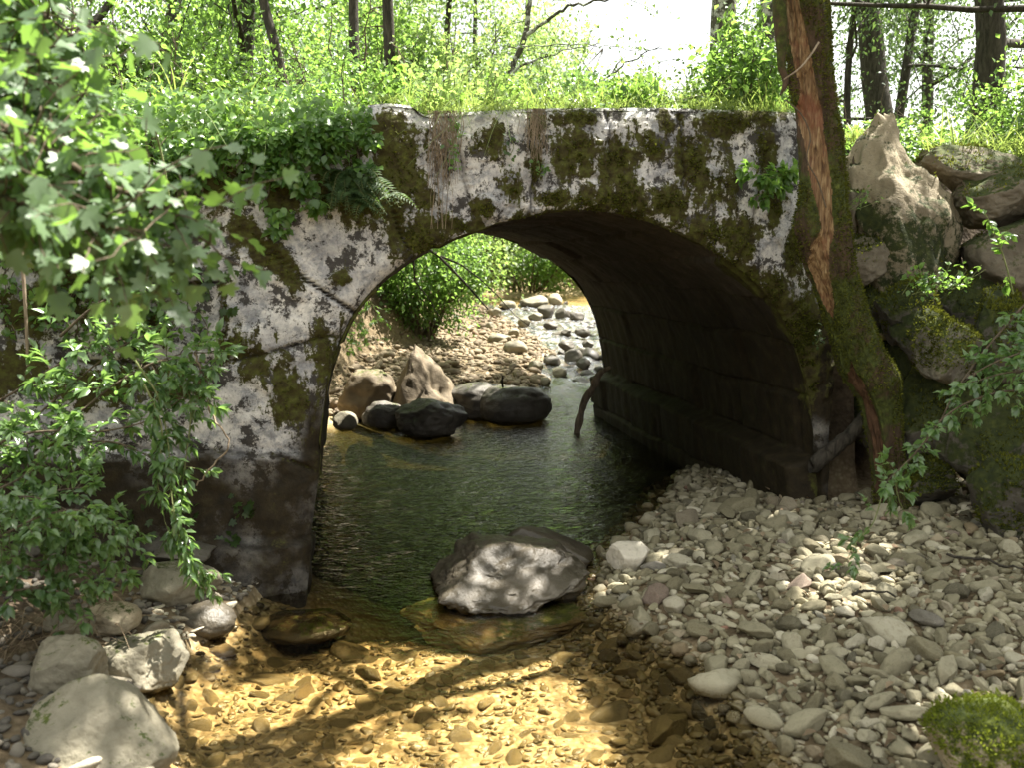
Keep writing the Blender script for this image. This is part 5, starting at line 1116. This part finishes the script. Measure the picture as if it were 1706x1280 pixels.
# hanging dry roots and the trailing vine by them
hr = thing("hanging_roots", "bundle of dry brown roots hanging down the bridge face from the parapet", "roots", at_face(735, 195, .05)); tb = Tubes()
for i in range(70):
    x0 = 735 + 14 * rng.normal(); L = rng.uniform(50, 130) if rng.random() < .9 else 195; n_ = 8; xs = x0 + np.cumsum(rng.normal(size=n_) * 2.2); ys = 186 + np.linspace(0, L, n_)
    Q = np.array([at_face(a, b, .045 + .02 * math.sin(c * .6) + .006 * rng.normal()) for c, (a, b) in enumerate(zip(xs, ys))]); tb.add(catmull(Q, 16)[0], rng.uniform(.0009, .0022), 4)
o = tb.build("root_bundle", mat_drift, hr)
hr2 = thing("hanging_roots", "dead roots and soil hanging out of the crack right of the long grass", "roots", at_face(888, 195, .05)); tb = Tubes()
for i in range(50):
    x0 = 888 + 8 * rng.normal(); L = rng.uniform(30, 90); n_ = 7; xs = x0 + np.cumsum(rng.normal(size=n_) * 2.6); ys = 182 + np.linspace(0, L, n_)
    Q = np.array([at_face(a, b, .03 + .02 * rng.random()) for a, b in zip(xs, ys)]); tb.add(catmull(Q, 12)[0], rng.uniform(.0009, .002), 4)
tb.build("root_bundle", mat_drift, hr2)
def trail(name, label, pts, leaf, n, mat, off=.05, cat="vine", width=.75, kind_='oval'):
    Q = np.array([at_face(x, y, off + .01 * rng.normal()) for x, y in pts]); Q, _, _ = catmull(Q, 30); rt = thing(name, label, cat, Q[0]); tb, lv = Tubes(), Leaves(); tb.add(Q, .002, 5)
    for _ in range(n): lv.add(Q[rng.integers(2, 30)] + .018 * rng.normal(size=3), unit(rvec() + np.array([0, -.6, -.5])), unit(np.array([0, -.7, .7]) + .3 * rng.normal(size=3)), leaf * rng.uniform(.6, 1.2), width, rng.random())
    tb.build("stem", mat_greenstem, rt); lv.build("foliage", mat, rt, kind_); return rt
trail("trailing_vine", "small leaved vine trailing beside the dry hanging roots", [(752, 190), (756, 220), (750, 250), (754, 285)], .028, 60, L_IVY)
trail("trailing_vine", "little plant growing from the lower end of the open crack", [(892, 268), (896, 285), (905, 272)], .026, 26, L_IVY)
trail("trailing_vine", "green creeper at the mossy joint left of the crack", [(842, 225), (850, 245), (845, 262)], .024, 20, L_FERN)
stem_plant("field_maple_twig", "bright leafy twig growing out of the bridge face near the leaning tree", [np.array([at_face(1312, 290, .03), at_face(1285, 292, .12), at_face(1250, 300, .2), at_face(1212, 283, .24)]), np.array([at_face(1312, 292, .03), at_face(1275, 310, .14), at_face(1245, 325, .18)])], L_IVY, .055, .07, .05, 4, .003, None, "twig", None, .6)
trail("trailing_vine", "dim seedlings sprouting low on the bridge face behind the leaning tree", [(1352, 545), (1356, 560), (1350, 572)], .03, 22, L_DARK)
# long single stems hanging at the bridge head
P = np.array([at_face(x, y, o_) for x, y, o_ in [(255, 200, .5), (275, 260, .42), (288, 330, .40), (296, 400, .40), (308, 465, .38)]]); V, F = tube(catmull(P, 40)[0], np.linspace(.006, .0025, 40), 6); tag(mk("grass_stalk", V, F, mat_greenstem, None, P[0]), "single long pale stalk hanging before the ivy mat", "stalk")
P = np.array([at_face(x, y, .25) for x, y in [(52, 400), (57, 470), (61, 540), (63, 600)]]); V, F = tube(catmull(P, 30)[0], np.linspace(.009, .007, 30), 7); tag(mk("dry_stalk", V, F, mat_drift, None, P[-1]), "upright dry reddish stalk behind the leafy shrub", "stalk")

# ---------------------------------------------------------------- shrubs at the left
def st(pts): return np.array([at_y(x, y, Y_) for x, y, Y_ in pts])
stem_plant("leafy_shrub", "arching shrub with narrow glossy leaves reaching across the pier", [
    st([(-60, 860, 3.9), (40, 770, 3.9), (130, 690, 3.95), (210, 630, 4.0), (300, 590, 4.05), (372, 588, 4.05)]), st([(-80, 800, 4.0), (20, 730, 4.0), (110, 650, 4.05), (190, 585, 4.1), (270, 545, 4.15)]), st([(-60, 700, 4.1), (30, 650, 4.1), (110, 600, 4.1), (180, 570, 4.1)]),
    st([(100, 560, 4.25), (165, 505, 4.25), (230, 480, 4.2), (300, 465, 4.2)]), st([(-50, 760, 3.8), (60, 720, 3.8), (160, 720, 3.85), (250, 700, 3.9), (320, 650, 3.95)]), st([(40, 770, 3.9), (120, 740, 3.85), (200, 740, 3.85), (262, 770, 3.85)]), st([(210, 630, 4.0), (270, 600, 4.0), (330, 610, 4.0), (350, 660, 3.98)])],
    L_SHRUB, .066, .13, .075, 5, .007, None, "shrub", mat_twig, .40)
stem_plant("hanging_spray", "hanging spray of narrow leaves dangling down the pier to the boulders", [
    st([(225, 600, 3.95), (262, 660, 3.9), (280, 740, 3.85), (285, 820, 3.8), (300, 900, 3.75), (335, 970, 3.7)]), st([(240, 640, 3.9), (270, 720, 3.85), (262, 800, 3.82), (275, 870, 3.8)]), st([(300, 600, 4.0), (318, 680, 3.95), (310, 760, 3.9), (300, 830, 3.85)]), st([(285, 850, 3.8), (310, 920, 3.76), (325, 960, 3.74)])],
    L_SHRUB, .056, .10, .075, 4, .0045, None, "shrub", None, .40, droop=.5)
stem_plant("low_shrub", "low shrub with small rounded leaves sprawling over the bank boulders", [st([(-80, 930, 3.3), (10, 890, 3.3), (70, 860, 3.3), (130, 850, 3.35), (190, 880, 3.4)]), st([(-80, 860, 3.4), (0, 830, 3.4), (60, 830, 3.4), (110, 850, 3.4)]), 
    st([(-80, 960, 3.5), (20, 910, 3.5), (100, 870, 3.55), (170, 870, 3.6), (215, 900, 3.6)]), st([(-80, 900, 3.6), (20, 850, 3.6), (90, 820, 3.6), (160, 810, 3.65)]), st([(-60, 980, 3.45), (50, 950, 3.45), (120, 935, 3.5), (185, 955, 3.5)]), st([(-60, 880, 3.5), (40, 880, 3.5), (110, 905, 3.5)]), st([(-60, 1000, 3.4), (30, 985, 3.4), (90, 980, 3.45), (130, 1000, 3.45)]), st([(-40, 830, 3.6), (30, 800, 3.6), (80, 770, 3.65)])],
    L_SHRUB, .05, .15, .04, 6, .006, None, "shrub", mat_twig, .52)
P = st([(325, 590, 4.0), (340, 640, 4.0), (352, 690, 3.98), (382, 745, 3.95), (350, 780, 3.92), (328, 810, 3.9)]); V, F = tube(catmull(P, 40)[0] + .003 * rng.normal(size=(40, 3)), np.linspace(.005, .003, 40), 6); tag(mk("dead_twig", V, F, mat_drift, None, P[0]), "crooked pale dead twig hanging before the bare patch of the pier", "twig")
tuft("dry_grass", "dry straw and leaf litter on the bank behind the ridged boulder", [st([(x, y, 3.6)])[0] for x, y in [(20, 1100), (60, 1060), (20, 1180), (90, 1040)]], 260, .16, .002, L_DRY, (.6, .3), 1.2, .10, .9, "litter")

lt_ = Leaves(); n_ = 240; q_ = np.stack([rng.uniform(.5, 3.0, n_), rng.uniform(2.8, 6.2, n_)], -1); q_ = q_[[bar_region(a, b) > .9 for a, b in q_]]; n_ = len(q_)
lt_.add(np.c_[q_, terrain(q_[:, 0], q_[:, 1]) + .045], unit(rvec(n_) * [1, 1, .3]), unit(rvec(n_) * .5 + np.array([0, 0, 1.])), rng.uniform(.03, .06, n_), .6, rng.random(n_)); kind(lt_.build("leaf_litter", L_DRY, None, 'oval', (1.5, 4.5, .2)), "stuff")

# maple boughs hanging in from the near left bank
mb = np.array([-3.4, 2.2, .9]); mt_ = thing("field_maple", "field maple boughs with lobed leaves hanging in close from the bank", "tree", mb); tb, lv = Tubes(), Leaves()
P, _ = wander(mb - [0, 0, .2], np.array([.05, .05, 1]), 4.2, 10, .05, .0); tb.add(P, np.linspace(.11, .05, 11), 10)
def bough(pts, r0, dens, sp_=.060, twl=.30):
    dens = max(1, int(dens * 1.5))
    Q, _, _ = catmull(st(pts), 40); Q = Q + .01 * fbm(Q * 6, 2, 3)[:, None]; tb.add(Q, np.linspace(r0, .003, 40), 6)
    for j in range(5, 40):
        for _ in range(dens):
            S, e = wander(Q[j], unit(Q[min(j + 1, 39)] - Q[j - 1] + 1.0 * rvec() + np.array([0, 0, -.2])), twl * rng.uniform(.4, 1.0), 5, .2, -.06); tb.add(S, np.linspace(.003, .0012, 6), 4)
            for w in range(1, 6):
                lv.add(S[w], unit(rvec() * .8 + .5 * e + np.array([0, 0, -.55])), unit(np.array([.1, -.15, 1.]) + .45 * rng.normal(size=3)), sp_ * rng.uniform(.55, 1.05), .85, np.clip(rng.normal(.5, .28), 0, 1))
bough([(-420, -60, 2.3), (-200, 20, 2.3), (-60, 70, 2.3), (60, 130, 2.35), (120, 200, 2.4)], .02, 3); bough([(-420, 60, 2.0), (-200, 130, 2.05), (-60, 190, 2.1), (80, 250, 2.15), (180, 310, 2.2), (270, 350, 2.25), (350, 405, 2.3)], .02, 2)
bough([(-420, 160, 1.9), (-220, 240, 1.95), (-100, 290, 2.0), (30, 340, 2.05), (130, 370, 2.1), (240, 385, 2.15)], .016, 2, .06); bough([(-420, -200, 2.5), (-220, -140, 2.5), (-60, -60, 2.5), (60, 10, 2.5), (130, 70, 2.5)], .02, 3); bough([(-300, 130, 2.2), (-100, 170, 2.3), (20, 240, 2.35), (100, 300, 2.4)], .012, 2)
for A_ in [(-420, -60, 2.3), (-420, 60, 2.0), (-420, 160, 1.9), (-420, -200, 2.5), (-300, 130, 2.2)]:
    e = at_y(*A_); k = int(np.argmin(np.linalg.norm(P - e, axis=1))); tb.add(np.linspace(P[k], e, 8), np.linspace(.03, .018, 8), 6)
tb.build("trunk", mat_twig, mt_); lv.build("crown", L_MAPLE, mt_, 'lobed')

# ---------------------------------------------------------------- plants at the right
stem_plant("bramble", "bramble with long bare stems drooping towards the gravel", [st([(1760, 560, 3.9), (1706, 585, 3.9), (1640, 612, 3.95), (1590, 650, 4.0)]), st([(1720, 490, 4.1), (1660, 560, 4.05), (1600, 640, 4.0), (1555, 720, 3.95), (1510, 775, 3.9), (1468, 830, 3.85)]), st([(1740, 650, 3.9), (1660, 655, 3.9), (1580, 690, 3.9), (1530, 750, 3.88), (1480, 800, 3.85)])], L_SHRUB, .045, .09, .08, 4, .005, None, "bramble", mat_twig, .55)
stem_plant("bramble", "dense leafy bramble spray at the end of the mossy boulders", [st([(1780, 520, 4.0), (1700, 570, 4.0), (1630, 610, 4.0)]), st([(1780, 620, 3.9), (1690, 620, 3.9), (1620, 635, 3.9)]), st([(1790, 560, 4.0), (1720, 600, 4.0), (1650, 640, 4.0)])], L_SHRUB, .048, .12, .065, 5, .005, None, "bramble", mat_twig, .55)
stem_plant("drooping_twig", "leafy twig drooping over the sunlit patch of gravel", [st([(1468, 830, 3.85), (1455, 870, 3.8), (1430, 900, 3.75), (1408, 940, 3.7)]), st([(1490, 790, 3.86), (1500, 840, 3.84), (1515, 865, 3.82)])], L_SHRUB, .045, .07, .06, 3, .003, None, "twig", None, .5)
stem_plant("thin_sapling", "thin green sapling with sparse leaves before the blunt grey boulder", [st([(1688, 490, 4.6), (1676, 440, 4.6), (1660, 395, 4.6), (1640, 352, 4.6)])], L_IVY, .05, .09, .09, 3, .0045, None, "sapling", None, .55)
for lab, x, y, Yd, n_ in [("seedlings with tiny leaflets on the moss cushioned boulder", 1530, 470, 5.35, 130), ("small upright seedling with round leaves above the moss", 1585, 462, 5.3, 50), ("seedling tuft at the foot of the tilted boulder by the trunk", 1425, 330, 5.75, 30)]:
    b = at_y(x, y + 14, Yd); rt = thing("seedling", lab, "seedling", b); lv, tb = Leaves(), Tubes()
    for s in range(8):
        e = b + np.array([rng.normal() * .10, rng.normal() * .05, rng.uniform(.03, .12)]); Q = np.linspace(b + np.array([rng.normal() * .05, 0, -.02]), e, 5); tb.add(Q, .002, 4)
        for q in range(n_ // 8): lv.add(Q[rng.integers(1, 5)] + .02 * rng.normal(size=3), rvec(), unit(np.array([0, -.2, 1.]) + .4 * rng.normal(size=3)), rng.uniform(.02, .042), .75, rng.random())
    tb.build("stems", mat_greenstem, rt); lv.build("foliage", L_IVY, rt, 'oval')
# moss tufts on the vivid boulder and fallen twigs on the gravel
for lab, pts in [("thin dark fallen twig lying on the gravel near the wall end", [(1580, 925), (1640, 935), (1706, 950)]), ("short dry twig across the gravel by the sunlit patch", [(1420, 990), (1460, 985), (1490, 992)])]:
    P = np.array([at_z(x, y, .30) for x, y in pts]); V, F = tube(catmull(P, 14)[0] + .004 * rng.normal(size=(14, 3)), np.linspace(.007, .004, 14), 6); tag(mk("fallen_twig", V, F, mat_bark, None, P[0]), lab, "twig")
